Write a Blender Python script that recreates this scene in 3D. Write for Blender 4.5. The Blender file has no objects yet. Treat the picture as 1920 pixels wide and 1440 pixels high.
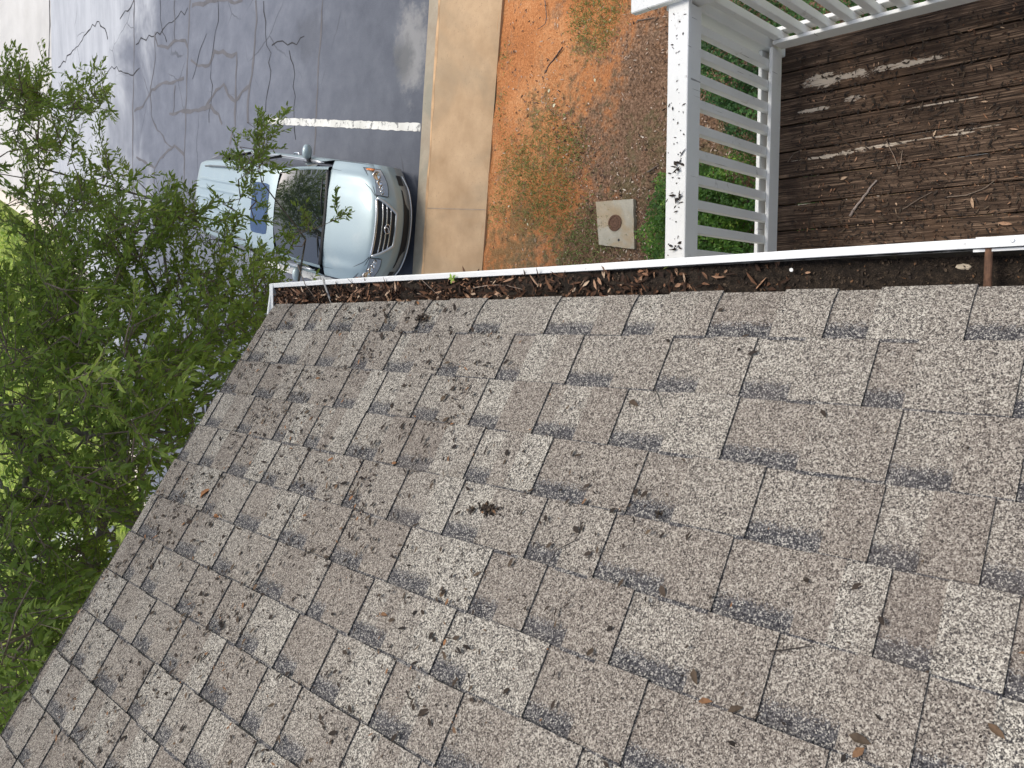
import bpy, math, random
import numpy as np
from mathutils import Vector, Matrix

random.seed(7)
rng = np.random.default_rng(7)
SC = bpy.context.scene
COL = SC.collection
CZ = 8.05                                   # camera height above the parking lot
# ------------------------------------------------------------------ camera
R = np.array([[-0.000139, -0.996708, -0.081069],
              [-0.718267, -0.056306, 0.693486],
              [-0.695768, 0.058325, -0.715895]])   # columns: image right, image down, forward
F = 1481.2
cam = bpy.data.cameras.new("camera")
co = bpy.data.objects.new("camera", cam)
COL.objects.link(co)
cam.sensor_width = 36.0
cam.lens = F / 1920 * 36
cam.clip_start = 0.05
cam.clip_end = 800
M = Matrix(((R[0, 0], -R[0, 1], -R[0, 2], 0), (R[1, 0], -R[1, 1], -R[1, 2], 0), (R[2, 0], -R[2, 1], -R[2, 2], CZ), (0, 0, 0, 1)))
co.matrix_world = M
SC.camera = co
# ------------------------------------------------------------------ world, sun, exposure
SUN_DIR = Vector((0.36, 0.30, 1.05)).normalized()
w = bpy.data.worlds.new("World")
SC.world = w
w.use_nodes = True
nt = w.node_tree
bg = nt.nodes["Background"]
sky = nt.nodes.new("ShaderNodeTexSky")
sky.sky_type = 'NISHITA'
sky.sun_disc = False
sky.sun_elevation = math.asin(SUN_DIR.z)
sky.sun_rotation = math.atan2(SUN_DIR.x, SUN_DIR.y)
sky.air_density = 1.0
sky.dust_density = 3.0
sky.ozone_density = 1.0
hs = nt.nodes.new("ShaderNodeHueSaturation")      # thin high cloud: a paler sky
hs.inputs['Saturation'].default_value = 0.72
nt.links.new(sky.outputs[0], hs.inputs['Color'])
nt.links.new(hs.outputs[0], bg.inputs[0])
bg.inputs[1].default_value = 0.15
sl = bpy.data.lights.new("sun", 'SUN')
sl.energy = 1.5
sl.angle = math.radians(20)
sl.color = (1.0, 0.955, 0.88)
so = bpy.data.objects.new("sun", sl)
COL.objects.link(so)
so.rotation_euler = SUN_DIR.to_track_quat('Z', 'Y').to_euler()
so.location = (5, 5, 20)
SC.view_settings.view_transform = 'Standard'
SC.view_settings.look = 'None'
SC.view_settings.exposure = 0.42
SC.view_settings.gamma = 1.0
SC.view_settings.use_curve_mapping = False
SC.cycles.max_bounces = 8
SC.cycles.transparent_max_bounces = 8

# ------------------------------------------------------------------ helpers
def ray(px, py):
    return R @ np.array([px - 960.0, py - 720.0, F])
def G(px, py, z=0.0):
    """where the line of sight through a photo point meets the level z"""
    r = ray(px, py)
    return r * ((z - CZ) / r[2]) + np.array([0, 0, CZ])
def D(px, py, d):
    r = ray(px, py)
    return r / np.linalg.norm(r) * d + np.array([0, 0, CZ])

def tag(o, label=None, cat=None, group=None, kind=None):
    if label: o['label'] = label
    if cat: o['category'] = cat
    if group: o['group'] = group
    if kind: o['kind'] = kind
    return o
def empty(name, loc=(0, 0, 0), rz=0.0, parent=None):
    o = bpy.data.objects.new(name, None)
    COL.objects.link(o)
    o.location = loc
    o.rotation_euler = (0, 0, rz)
    o.empty_display_size = 0.2
    if parent is not None: o.parent = parent
    return o
def link(name, me, mat=None, parent=None):
    o = bpy.data.objects.new(name, me)
    COL.objects.link(o)
    if mat is not None:
        for m in (mat if isinstance(mat, (list, tuple)) else [mat]): me.materials.append(m)
    if parent is not None: o.parent = parent
    return o
def mesh(name, V, Fc, mat=None, parent=None, smooth=False, attrs=None, midx=None):
    me = bpy.data.meshes.new(name)
    V = np.asarray(V, dtype=np.float32).reshape(-1, 3)
    if isinstance(Fc, np.ndarray):
        n, k = Fc.shape
        me.vertices.add(len(V)); me.vertices.foreach_set("co", V.ravel())
        me.loops.add(n * k); me.loops.foreach_set("vertex_index", Fc.astype(np.int32).ravel())
        me.polygons.add(n)
        me.polygons.foreach_set("loop_start", np.arange(0, n * k, k, dtype=np.int32))
        me.polygons.foreach_set("loop_total", np.full(n, k, dtype=np.int32))
        me.update(calc_edges=True)
    else:
        me.from_pydata([tuple(map(float, v)) for v in V], [], [tuple(int(i) for i in f) for f in Fc])
    if attrs:
        for an, vals in attrs.items():
            a = me.attributes.new(an, 'FLOAT', 'POINT')
            a.data.foreach_set("value", np.asarray(vals, dtype=np.float32))
    if smooth:
        me.polygons.foreach_set("use_smooth", np.ones(len(me.polygons), dtype=bool))
    if midx is not None:
        me.polygons.foreach_set("material_index", np.asarray(midx, dtype=np.int32))
    me.validate()
    return link(name, me, mat, parent)

class MB:
    """collects shapes, builds ONE mesh"""
    def __init__(s): s.v = []; s.f = []; s.t = []
    def add(s, V, Fc, tone=None):
        b = len(s.v)
        s.v += [tuple(map(float, p)) for p in V]
        s.f += [tuple(i + b for i in f) for f in Fc]
        s.t += [random.random() if tone is None else tone] * len(V)
        return s
    def box(s, x0, x1, y0, y1, z0, z1, bev=0.0, tone=None):
        if bev <= 0:
            V = [(x, y, z) for x in (x0, x1) for y in (y0, y1) for z in (z0, z1)]
            return s.add(V, [(0, 1, 3, 2), (4, 6, 7, 5), (0, 4, 5, 1), (2, 3, 7, 6), (0, 2, 6, 4), (1, 5, 7, 3)], tone)
        # chamfered box
        b = bev
        V = []; idx = {}
        for i, x in enumerate((x0, x1)):
            for j, y in enumerate((y0, y1)):
                for k, z in enumerate((z0, z1)):
                    sx, sy, sz = (1 - 2 * i) * b, (1 - 2 * j) * b, (1 - 2 * k) * b
                    idx[(i, j, k)] = len(V)
                    V += [(x, y + sy, z + sz), (x + sx, y, z + sz), (x + sx, y + sy, z)]
        Fc = []
        for a in range(3):
            o1, o2 = [q for q in range(3) if q != a]
            for v in (0, 1):
                ring = []
                for (p, q) in ((0, 0), (1, 0), (1, 1), (0, 1)):
                    key = [0, 0, 0]; key[a] = v; key[o1] = p; key[o2] = q
                    ring.append(idx[tuple(key)] + a)
                Fc.append(tuple(ring))
        for a in range(3):
            o1, o2 = [q for q in range(3) if q != a]
            for p in (0, 1):
                for q in (0, 1):
                    k0 = [0, 0, 0]; k1 = [0, 0, 0]
                    k0[a] = 0; k1[a] = 1; k0[o1] = k1[o1] = p; k0[o2] = k1[o2] = q
                    A, B = idx[tuple(k0)], idx[tuple(k1)]
                    Fc.append((A + o1, B + o1, B + o2, A + o2))
        for key, A in idx.items(): Fc.append((A, A + 1, A + 2))
        return s.add(V, Fc, tone)
    def tube(s, pts, rad, n=8, caps=True, tone=None):
        pts = [Vector(p) for p in pts]
        if not isinstance(rad, (list, tuple)): rad = [rad] * len(pts)
        V = []; Fc = []
        up = Vector((0, 0, 1))
        for i, p in enumerate(pts):
            t = (pts[min(i + 1, len(pts) - 1)] - pts[max(i - 1, 0)])
            t = t.normalized() if t.length > 1e-9 else Vector((0, 0, 1))
            a = t.cross(up)
            if a.length < 0.05: a = t.cross(Vector((1, 0, 0)))
            a.normalize(); b = t.cross(a)
            for k in range(n):
                q = 2 * math.pi * k / n
                V.append(p + (a * math.cos(q) + b * math.sin(q)) * rad[i])
        for i in range(len(pts) - 1):
            for k in range(n):
                k2 = (k + 1) % n
                Fc.append((i * n + k, i * n + k2, (i + 1) * n + k2, (i + 1) * n + k))
        if caps:
            Fc.append(tuple(range(n))[::-1]); Fc.append(tuple((len(pts) - 1) * n + k for k in range(n)))
        return s.add(V, Fc, tone)
    def lathe(s, prof, c, axis='z', n=32, tone=None):
        V = []; Fc = []
        for (r, h) in prof:
            for k in range(n):
                q = 2 * math.pi * k / n
                if axis == 'z': V.append((c[0] + r * math.cos(q), c[1] + r * math.sin(q), c[2] + h))
                elif axis == 'x': V.append((c[0] + h, c[1] + r * math.cos(q), c[2] + r * math.sin(q)))
                else: V.append((c[0] + r * math.cos(q), c[1] + h, c[2] + r * math.sin(q)))
        for i in range(len(prof) - 1):
            for k in range(n):
                k2 = (k + 1) % n
                Fc.append((i * n + k, i * n + k2, (i + 1) * n + k2, (i + 1) * n + k))
        return s.add(V, Fc, tone)
    def build(s, name, mat, parent=None, smooth=False):
        return mesh(name, np.array(s.v), s.f, mat, parent, smooth, attrs={'tone': s.t})

# ------------------------------------------------------------------ material helpers
class NT:
    def __init__(s, name):
        s.m = bpy.data.materials.new(name); s.m.use_nodes = True
        s.t = s.m.node_tree; s.b = s.t.nodes["Principled BSDF"]
        s.out = s.t.nodes["Material Output"]
        s.tc = s.t.nodes.new("ShaderNodeTexCoord")
    def n(s, typ, **kw):
        nd = s.t.nodes.new(typ)
        for k, v in kw.items(): setattr(nd, k, v)
        return nd
    def set(s, sock, v):
        if isinstance(v, bpy.types.NodeSocket): s.t.links.new(v, sock)
        elif v is not None:
            if sock.type == 'RGBA' and len(v) == 3: v = (*v, 1)
            sock.default_value = v
    def mp(s, scale=(1, 1, 1), rot=(0, 0, 0), loc=(0, 0, 0), src='Object'):
        m = s.n("ShaderNodeMapping")
        s.t.links.new(s.tc.outputs[src], m.inputs[0])
        m.inputs['Location'].default_value = loc; m.inputs['Rotation'].default_value = rot; m.inputs['Scale'].default_value = scale
        return m.outputs[0]
    def noise(s, scale=5, detail=4, rough=0.55, vec=None, dist=0.0, col=False):
        nd = s.n("ShaderNodeTexNoise")
        nd.inputs['Scale'].default_value = scale; nd.inputs['Detail'].default_value = detail
        nd.inputs['Roughness'].default_value = rough; nd.inputs['Distortion'].default_value = dist
        s.t.links.new(vec if vec is not None else s.tc.outputs['Object'], nd.inputs['Vector'])
        return nd.outputs['Color' if col else 'Fac']
    def vor(s, scale=5, vec=None, feature='F1', out='Distance', rand=1.0):
        nd = s.n("ShaderNodeTexVoronoi", feature=feature)
        nd.inputs['Scale'].default_value = scale; nd.inputs['Randomness'].default_value = rand
        s.t.links.new(vec if vec is not None else s.tc.outputs['Object'], nd.inputs['Vector'])
        return nd.outputs[out]
    def ramp(s, fac, stops, interp='LINEAR'):
        nd = s.n("ShaderNodeValToRGB"); cr = nd.color_ramp; cr.interpolation = interp
        while len(cr.elements) < len(stops): cr.elements.new(0.5)
        for e, (p, c) in zip(cr.elements, stops):
            e.position = p
            e.color = (*c, 1) if isinstance(c, (tuple, list)) else (c, c, c, 1)
        s.t.links.new(fac, nd.inputs[0]); return nd.outputs[0]
    def mix(s, fac, a, b, mode='MIX'):
        nd = s.n("ShaderNodeMix", data_type='RGBA', blend_type=mode)
        s.set(nd.inputs[0], fac); s.set(nd.inputs[6], a); s.set(nd.inputs[7], b); return nd.outputs[2]
    def math(s, op, a, b=0.0, c=0.0, clamp=False):
        nd = s.n("ShaderNodeMath", operation=op, use_clamp=clamp)
        s.set(nd.inputs[0], a); s.set(nd.inputs[1], b); s.set(nd.inputs[2], c); return nd.outputs[0]
    def sep(s, vec):
        nd = s.n("ShaderNodeSeparateXYZ"); s.t.links.new(vec, nd.inputs[0]); return nd.outputs
    def attr(s, name):
        nd = s.n("ShaderNodeAttribute", attribute_name=name); return nd.outputs['Fac']
    def step(s, v, lo, hi):
        nd = s.n("ShaderNodeMapRange", interpolation_type='SMOOTHSTEP')
        s.set(nd.inputs[0], v); nd.inputs[1].default_value = lo; nd.inputs[2].default_value = hi
        return nd.outputs[0]
    def bump(s, h, strength=0.4, dist=0.01):
        nd = s.n("ShaderNodeBump"); nd.inputs['Strength'].default_value = strength; nd.inputs['Distance'].default_value = dist
        s.t.links.new(h, nd.inputs['Height']); s.t.links.new(nd.outputs[0], s.b.inputs['Normal'])
    def fin(s, col=None, rough=None, metal=None, spec=None):
        s.set(s.b.inputs['Base Color'], col)
        if rough is not None: s.set(s.b.inputs['Roughness'], rough)
        if metal is not None: s.set(s.b.inputs['Metallic'], metal)
        if spec is not None: s.set(s.b.inputs['Specular IOR Level'], spec)
        return s.m

def simple(name, col, rough=0.5, metal=0.0, spec=None, var=0.12, vs=6.0):
    t = NT(name)
    n = t.noise(vs, 4)
    c = t.mix(t.ramp(n, [(0.3, 0), (0.7, 1)]), tuple(x * (1 - var) for x in col), tuple(min(1, x * (1 + var)) for x in col))
    return t.fin(c, rough, metal, spec)

def leafy(name, dark, mid, light, rough=0.5, transl=0.35, yellow=None):
    t = NT(name)
    a = t.attr('tone')
    stops = [(0.0, dark), (0.55, mid), (0.9, light)]
    if yellow: stops.append((1.0, yellow))
    c = t.ramp(a, stops)
    t.set(t.b.inputs['Base Color'], c); t.b.inputs['Roughness'].default_value = rough
    t.b.inputs['Specular IOR Level'].default_value = 0.35
    tr = t.n("ShaderNodeBsdfTranslucent"); t.set(tr.inputs[0], t.mix(0.5, c, tuple(x * 1.5 for x in light)))
    mx = t.n("ShaderNodeMixShader"); mx.inputs[0].default_value = transl
    t.t.links.new(t.b.outputs[0], mx.inputs[1]); t.t.links.new(tr.outputs[0], mx.inputs[2])
    t.t.links.new(mx.outputs[0], t.out.inputs[0])
    return t.m

def m_shingle():
    t = NT("asphalt_shingle")
    tone = t.attr('tone'); band = t.attr('band')
    g = t.vor(520, out='Color'); gr = t.sep(g)[0]
    g2 = t.vor(300, out='Color'); gr2 = t.sep(g2)[1]
    gg = t.math('ADD', t.math('MULTIPLY', gr, 0.62), t.math('MULTIPLY', gr2, 0.38))
    # tone 0 = brown blend, 1 = pale blend
    brown = t.ramp(gg, [(0.17, (0.040, 0.033, 0.030)), (0.36, (0.142, 0.118, 0.099)), (0.60, (0.246, 0.210, 0.178)), (0.84, (0.43, 0.385, 0.325))])
    pale = t.ramp(gg, [(0.20, (0.034, 0.034, 0.038)), (0.38, (0.175, 0.158, 0.136)), (0.57, (0.325, 0.298, 0.254)), (0.78, (0.68, 0.635, 0.545))])
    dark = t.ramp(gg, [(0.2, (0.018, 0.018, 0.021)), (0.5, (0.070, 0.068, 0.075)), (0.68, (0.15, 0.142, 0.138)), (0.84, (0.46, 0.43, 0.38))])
    c = t.mix(tone, brown, pale)
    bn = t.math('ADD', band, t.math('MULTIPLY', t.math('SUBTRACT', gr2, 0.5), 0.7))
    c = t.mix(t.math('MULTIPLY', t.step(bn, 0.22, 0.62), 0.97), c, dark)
    # dirt streak / wear
    wn = t.noise(3.2, 5)
    c = t.mix(t.math('MULTIPLY', t.step(wn, 0.5, 0.75), 0.25), c, (0.16, 0.13, 0.11))
    t.bump(gg, 0.5, 0.0015)
    return t.fin(c, 0.92, spec=0.25)

def m_asphalt():
    t = NT("sealed_asphalt")
    xyz = t.sep(t.tc.outputs['Object'])
    y = xyz[1]; x = xyz[0]
    n1 = t.noise(0.28, 5, 0.6, dist=0.6); n2 = t.noise(2.0, 6, 0.65); n3 = t.noise(60, 3, 0.7)
    base = t.ramp(n2, [(0.30, (0.122, 0.132, 0.160)), (0.55, (0.148, 0.159, 0.189)), (0.75, (0.175, 0.186, 0.215))])
    # seal is darker close to the kerb, paler in streaks further out
    near = t.step(y, 9.0, 15.5)
    base = t.mix(near, t.mix(1.0, base, (0.60, 0.61, 0.62), 'MULTIPLY'), base)
    paling = t.math('ADD', y, t.math('MULTIPLY', t.math('SUBTRACT', n1, 0.5), 11.0))
    paling = t.math('ADD', paling, t.math('MULTIPLY', t.math('ABSOLUTE', t.math('SUBTRACT', x, 8.5)), -0.35))
    wf = t.step(paling, 18.6, 21.6)
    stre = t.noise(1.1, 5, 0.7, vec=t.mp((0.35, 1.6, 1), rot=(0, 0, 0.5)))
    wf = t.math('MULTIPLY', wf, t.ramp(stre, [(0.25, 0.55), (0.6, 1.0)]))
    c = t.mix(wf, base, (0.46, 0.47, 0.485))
    # pale scuffed patch and oily patch by the kerb
    def spot(px, py, rad, sq=1.0):
        g = G(px, py)
        m = t.mp((1 / rad, 1 / (rad * sq), 0), loc=(-g[0] / rad, -g[1] / (rad * sq), 0))
        ln = t.n("ShaderNodeVectorMath", operation='LENGTH'); t.t.links.new(m, ln.inputs[0])
        return t.math('ADD', ln.outputs['Value'], t.math('MULTIPLY', t.math('SUBTRACT', t.noise(3.5, 6, 0.7), 0.5), 1.6))
    s1 = t.step(spot(772, 90, 0.9, 0.55), 1.0, 0.35)
    c = t.mix(t.math('MULTIPLY', s1, 0.6), c, (0.33, 0.32, 0.30))
    s2 = t.step(spot(578, 70, 0.55, 1.2), 1.0, 0.4)
    c = t.mix(t.math('MULTIPLY', s2, 0.55), c, (0.075, 0.08, 0.095))
    s3 = t.step(spot(758, 110, 0.42, 0.8), 1.0, 0.3)
    c = t.mix(t.math('MULTIPLY', s3, 0.6), c, (0.05, 0.055, 0.06))
    # hairline cracking
    cr = t.vor(0.75, vec=t.mix(0.22, t.mp(), t.noise(1.3, 4, col=True)), feature='DISTANCE_TO_EDGE')
    cm = t.math('MULTIPLY', t.step(cr, 0.011, 0.003), t.step(t.noise(0.5, 2), 0.5, 0.62))
    c = t.mix(t.math('MULTIPLY', cm, 0.55), c, (0.035, 0.035, 0.04))
    c = t.mix(t.math('MULTIPLY', t.step(n3, 0.60, 0.75), 0.30), c, (0.30, 0.30, 0.30))
    t.bump(t.math('ADD', n3, t.math('MULTIPLY', n2, 0.5)), 0.35, 0.01)
    return t.fin(c, t.ramp(n2, [(0.3, 0.78), (0.7, 0.62)]), spec=0.35)

def m_concrete(name, a, b, scale=3.0, stain=None, stain_amt=0.5, grain=70):
    t = NT(name)
    n1 = t.noise(scale, 6, 0.65); n2 = t.noise(grain, 3, 0.7); n3 = t.noise(scale * 0.35, 4, 0.6, dist=0.8)
    c = t.mix(t.ramp(n1, [(0.3, 0), (0.7, 1)]), a, b)
    if stain: c = t.mix(t.math('MULTIPLY', t.step(n3, 0.46, 0.66), stain_amt), c, stain)
    c = t.mix(t.math('MULTIPLY', t.step(n2, 0.58, 0.72), 0.35), c, tuple(x * 0.62 for x in a))
    sp = t.math('MULTIPLY', t.step(t.noise(grain * .33, 4, 0.8), 0.60, 0.68), t.step(n1, 0.42, 0.62))
    c = t.mix(t.math('MULTIPLY', sp, 0.55), c, tuple(x * 0.40 for x in a))
    t.bump(t.math('ADD', n2, n1), 0.4, 0.006)
    return t.fin(c, 0.9, spec=0.3)

def m_soil():
    t = NT("clay_and_mulch")
    xyz = t.sep(t.tc.outputs['Object']); x, y = xyz[0], xyz[1]
    n1 = t.noise(1.1, 6, 0.62, dist=0.4); n2 = t.noise(9, 5, 0.7); n3 = t.noise(38, 4, 0.7); n4 = t.noise(0.75, 5, 0.6)
    clay = t.ramp(t.math('ADD', t.math('MULTIPLY', n1, 0.45), t.math('MULTIPLY', n3, 0.55)), [(0.28, (0.25, 0.105, 0.045)), (0.46, (0.52, 0.205, 0.075)), (0.60, (0.66, 0.32, 0.140)), (0.75, (0.76, 0.48, 0.25))])
    mulch = t.ramp(n3, [(0.30, (0.05, 0.030, 0.018)), (0.46, (0.18, 0.105, 0.062)), (0.6, (0.33, 0.20, 0.125)), (0.75, (0.48, 0.33, 0.22))])
    # mulch and litter close to the house, bare clay towards the kerb
    d = t.math('SUBTRACT', 6.45, y)
    d = t.math('ADD', d, t.math('MULTIPLY', t.math('SUBTRACT', n1, 0.5), 4.4))
    d = t.math('ADD', d, t.math('MULTIPLY', t.math('SUBTRACT', n2, 0.5), 2.6))
    d = t.math('ADD', d, t.math('MULTIPLY', t.math('SUBTRACT', 2.3, x), 0.55))
    mm = t.step(d, -0.6, 0.7)
    c = t.mix(mm, clay, mulch)
    # thin film of litter over the clay
    lf = t.math('MULTIPLY', t.step(t.noise(4.2, 6, 0.75), 0.52, 0.66), 0.55)
    c = t.mix(lf, c, t.ramp(n3, [(0.35, (0.13, 0.085, 0.05)), (0.65, (0.34, 0.235, 0.155))]))
    gg = t.ramp(n3, [(0.3, (0.075, 0.065, 0.028)), (0.7, (0.22, 0.195, 0.095))])
    gm = t.math('ADD', n4, t.math('MULTIPLY', t.math('SUBTRACT', n2, 0.5), 0.8))
    gm = t.math('SUBTRACT', gm, t.math('MULTIPLY', x, 0.055))
    c = t.mix(t.math('MULTIPLY', t.step(gm, 0.40, 0.56), 0.62), c, gg)
    t.bump(t.math('ADD', n3, n2), 0.8, 0.03)
    return t.fin(c, 0.95, spec=0.15)

def m_deck():
    t = NT("weathered_deck_wood")
    xyz = t.sep(t.tc.outputs['Object']); x, y = xyz[0], xyz[1]
    tone = t.attr('tone')
    off = t.n("ShaderNodeCombineXYZ"); t.set(off.inputs[2], t.math('MULTIPLY', tone, 37.0))
    va = t.n("ShaderNodeVectorMath", operation='ADD'); t.t.links.new(t.tc.outputs['Object'], va.inputs[0]); t.t.links.new(off.outputs[0], va.inputs[1])
    def st(sc):
        m = t.n("ShaderNodeMapping"); t.t.links.new(va.outputs[0], m.inputs[0]); m.inputs['Scale'].default_value = sc; return m.outputs[0]
    wv = t.noise(2.2, 3, 0.5, vec=st((1.4, 0.7, 1)))
    g = t.noise(1.3, 6, 0.72, vec=t.mix(0.03, st((95, 2.2, 1)), st((95, 2.2, 1))), dist=1.3)
    g2 = t.noise(1.0, 4, 0.6, vec=st((260, 7, 1)), dist=0.6)
    grain = t.math('ADD', t.math('MULTIPLY', g, 0.6), t.math('MULTIPLY', g2, 0.4))
    wood = t.ramp(grain, [(0.38, (0.006, 0.004, 0.003)), (0.455, (0.034, 0.021, 0.014)), (0.535, (0.098, 0.063, 0.042)), (0.63, (0.30, 0.205, 0.14))])
    grime = t.noise(3.0, 6, 0.7)
    wood = t.mix(t.math('MULTIPLY', t.step(grime, 0.48, 0.64), 0.62), wood, (0.036, 0.022, 0.015))
    wood = t.mix(t.math('MULTIPLY', t.step(t.noise(2.2, 4, .6), 0.55, 0.7), 0.25), wood, (0.20, 0.115, 0.065))
    chipn = t.noise(34, 5, 0.8, vec=t.mp((1, 1, 1)))
    wood = t.mix(t.math('MULTIPLY', t.step(chipn, 0.58, 0.66), 0.55), wood, (0.014, 0.010, 0.008))
    # surviving flakes of white paint
    def flake(px, py, rx, ry):
        p = G(px, py, CZ - 3.78)
        m = t.mp((1 / rx, 1 / ry, 0), loc=(-p[0] / rx, -p[1] / ry, 0))
        ln = t.n("ShaderNodeVectorMath", operation='LENGTH'); t.t.links.new(m, ln.inputs[0])
        return t.step(t.math('ADD', ln.outputs['Value'], t.math('MULTIPLY', t.math('SUBTRACT', t.noise(26, 6, 0.75, vec=t.mp((1, 0.35, 1))), 0.5), 5.0)), 1.0, 0.75)
    c = wood
    fl = None
    for a in ((1535, 150, .030, .075), (1590, 140, .022, .10), (1525, 204, .007, .07), (1690, 118, .012, .16), (1600, 182, .012, .04), (1560, 289, .009, .12), (1640, 273, .007, .15), (1740, 257, .0045, .19), (1830, 238, .003, .10), (1500, 381, .006, .045), (1770, 190, .003, .13)):
        f = flake(*a); fl = f if fl is None else t.math('MAXIMUM', fl, f)
    c = t.mix(t.math('MULTIPLY', fl, 0.9), c, t.mix(t.step(grain, .42, .5), (0.13, .09, .06), (0.60, 0.51, 0.41)))
    t.bump(grain, 0.9, 0.004)
    return t.fin(c, 0.85, spec=0.25)

def m_white_paint(name="white_paint", dirt=0.5, sc=14.0):
    t = NT(name)
    n = t.noise(sc, 6, 0.75); n2 = t.noise(3.5, 5, 0.6); n3 = t.noise(55, 4, 0.75)
    c = t.mix(t.ramp(n2, [(0.3, 0), (0.75, 1)]), (0.76, 0.76, 0.73), (0.84, 0.84, 0.82))
    c = t.mix(t.math('MULTIPLY', t.step(n, 0.60, 0.72), dirt), c, (0.30, 0.28, 0.24))
    c = t.mix(t.math('MULTIPLY', t.step(n3, 0.66, 0.74), dirt * 0.8), c, (0.12, 0.10, 0.085))
    ck = t.noise(1.0, 3, 0.6, vec=t.mp((70, 70, 2.2)))
    c = t.mix(t.math('MULTIPLY', t.step(ck, 0.695, 0.72), dirt * 1.4), c, (0.13, 0.12, 0.11))
    t.bump(n, 0.12, 0.003)
    return t.fin(c, 0.55, spec=0.4)

MAT = {}
MAT['shingle'] = m_shingle()
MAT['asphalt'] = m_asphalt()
MAT['soil'] = m_soil()
MAT['deck'] = m_deck()
MAT['paint'] = m_white_paint()
MAT['paint_clean'] = m_white_paint("white_gutter_paint", 0.18, 9)
MAT['sidewalk'] = m_concrete("tan_concrete", (0.36, 0.235, 0.13), (0.54, 0.375, 0.225), 1.5, (0.30, 0.235, 0.155), 0.6)
MAT['kerb'] = m_concrete("kerb_concrete", (0.31, 0.25, 0.18), (0.42, 0.36, 0.27), 2.5, (0.24, 0.24, 0.19), 0.6)
MAT['clayjoint'] = simple("orange_clay_film", (0.52, 0.33, 0.18), 0.95, var=0.3, vs=4)
MAT['farconc'] = m_concrete("pale_concrete", (0.52, 0.50, 0.46), (0.62, 0.60, 0.56), 0.7, (0.42, 0.41, 0.39), 0.5)
MAT['creamkerb'] = m_concrete("cream_kerb", (0.66, 0.56, 0.46), (0.80, 0.71, 0.60), 2.0)
MAT['utility'] = m_concrete("utility_concrete", (0.40, 0.36, 0.27), (0.54, 0.49, 0.38), 6.0, (0.44, 0.31, 0.17), 0.7, 120)
MAT['rust'] = simple("rusty_iron", (0.16, 0.085, 0.05), 0.85, 0.3, var=0.5, vs=60)
MAT['bark'] = m_concrete("oak_bark", (0.065, 0.050, 0.038), (0.19, 0.165, 0.135), 18, (0.34, 0.33, 0.28), 0.6, 90)
MAT['twig'] = simple("twig_bark", (0.17, 0.13, 0.10), 0.85, var=0.35, vs=50)
MAT['twigpale'] = simple("pale_stick", (0.33, 0.25, 0.19), 0.85, var=0.35, vs=60)
MAT['oakleaf'] = leafy("oak_leaf", (0.052, 0.092, 0.017), (0.160, 0.250, 0.042), (0.34, 0.44, 0.090), 0.5, 0.45, (0.36, 0.40, 0.10))
MAT['boxleaf'] = leafy("boxwood_leaf", (0.04, 0.10, 0.015), (0.095, 0.21, 0.028), (0.24, 0.39, 0.06), 0.45, 0.35, (0.40, 0.55, 0.09))
MAT['hedgeleaf'] = leafy("hedge_leaf", (0.022, 0.062, 0.014), (0.055, 0.145, 0.028), (0.13, 0.27, 0.065), 0.4, 0.25)
MAT['glowleaf'] = leafy("understory_leaf", (0.09, 0.17, 0.02), (0.24, 0.36, 0.05), (0.46, 0.56, 0.11), 0.6, 0.4, (0.62, 0.62, 0.16))
MAT['grass'] = leafy("grass_blade", (0.10, 0.13, 0.035), (0.20, 0.26, 0.07), (0.36, 0.42, 0.15), 0.7, 0.3)
def m_litter(name, stops, rough=0.8):
    t = NT(name); c = t.ramp(t.attr('tone'), stops)
    c = t.mix(t.math('MULTIPLY', t.step(t.noise(120, 4, 0.7), 0.45, 0.7), 0.45), c, (0.03, 0.02, 0.014))
    return t.fin(c, rough, spec=0.25)
MAT['litter'] = m_litter("dead_leaf", [(0, (0.025, 0.014, 0.009)), (0.5, (0.075, 0.038, 0.022)), (0.72, (0.24, 0.12, 0.065)), (0.9, (0.42, 0.25, 0.155)), (1.0, (0.60, 0.45, 0.31))])
MAT['darkbits'] = m_litter("blackened_leaf_bit", [(0, (0.018, 0.014, 0.012)), (0.7, (0.055, 0.04, 0.030)), (0.92, (0.12, 0.085, 0.055)), (1.0, (0.30, 0.14, 0.06))])
MAT['chips'] = m_litter("mulch_chip", [(0, (0.03, 0.018, 0.012)), (0.3, (0.12, 0.07, 0.045)), (0.62, (0.33, 0.215, 0.15)), (0.88, (0.58, 0.43, 0.32)), (1, (0.78, 0.68, 0.54))])
def m_compost():
    t = NT("gutter_compost")
    n = t.noise(70, 5, 0.75); n2 = t.noise(500, 2, 0.8); n3 = t.noise(9, 3)
    c = t.ramp(t.math('ADD', t.math('MULTIPLY', n, 0.5), t.math('MULTIPLY', n2, 0.5)), [(0.36, (0.005, 0.004, 0.003)), (0.52, (0.028, 0.020, 0.014)), (0.62, (0.075, 0.053, 0.036)), (0.72, (0.17, 0.13, 0.09))])
    t.bump(n, 0.9, 0.01)
    return t.fin(c, 0.9, spec=0.3)
MAT['compost'] = m_compost()
def m_gutter_inside():
    t = NT("stained_gutter_metal")
    z = t.sep(t.tc.outputs['Object'])[2]
    zz = t.math('ADD', z, t.math('MULTIPLY', t.math('SUBTRACT', t.noise(30, 5, 0.7), 0.5), 0.04))
    k = t.step(zz, CZ - 1.652, CZ - 1.632)
    c = t.mix(k, (0.035, 0.024, 0.013), (0.66, 0.66, 0.64))
    c = t.mix(t.math('MULTIPLY', t.step(t.noise(90, 4, 0.7), 0.55, 0.66), 0.6), c, (0.10, 0.075, 0.035))
    return t.fin(c, 0.6)
MAT['gutter_in'] = m_gutter_inside()
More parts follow.
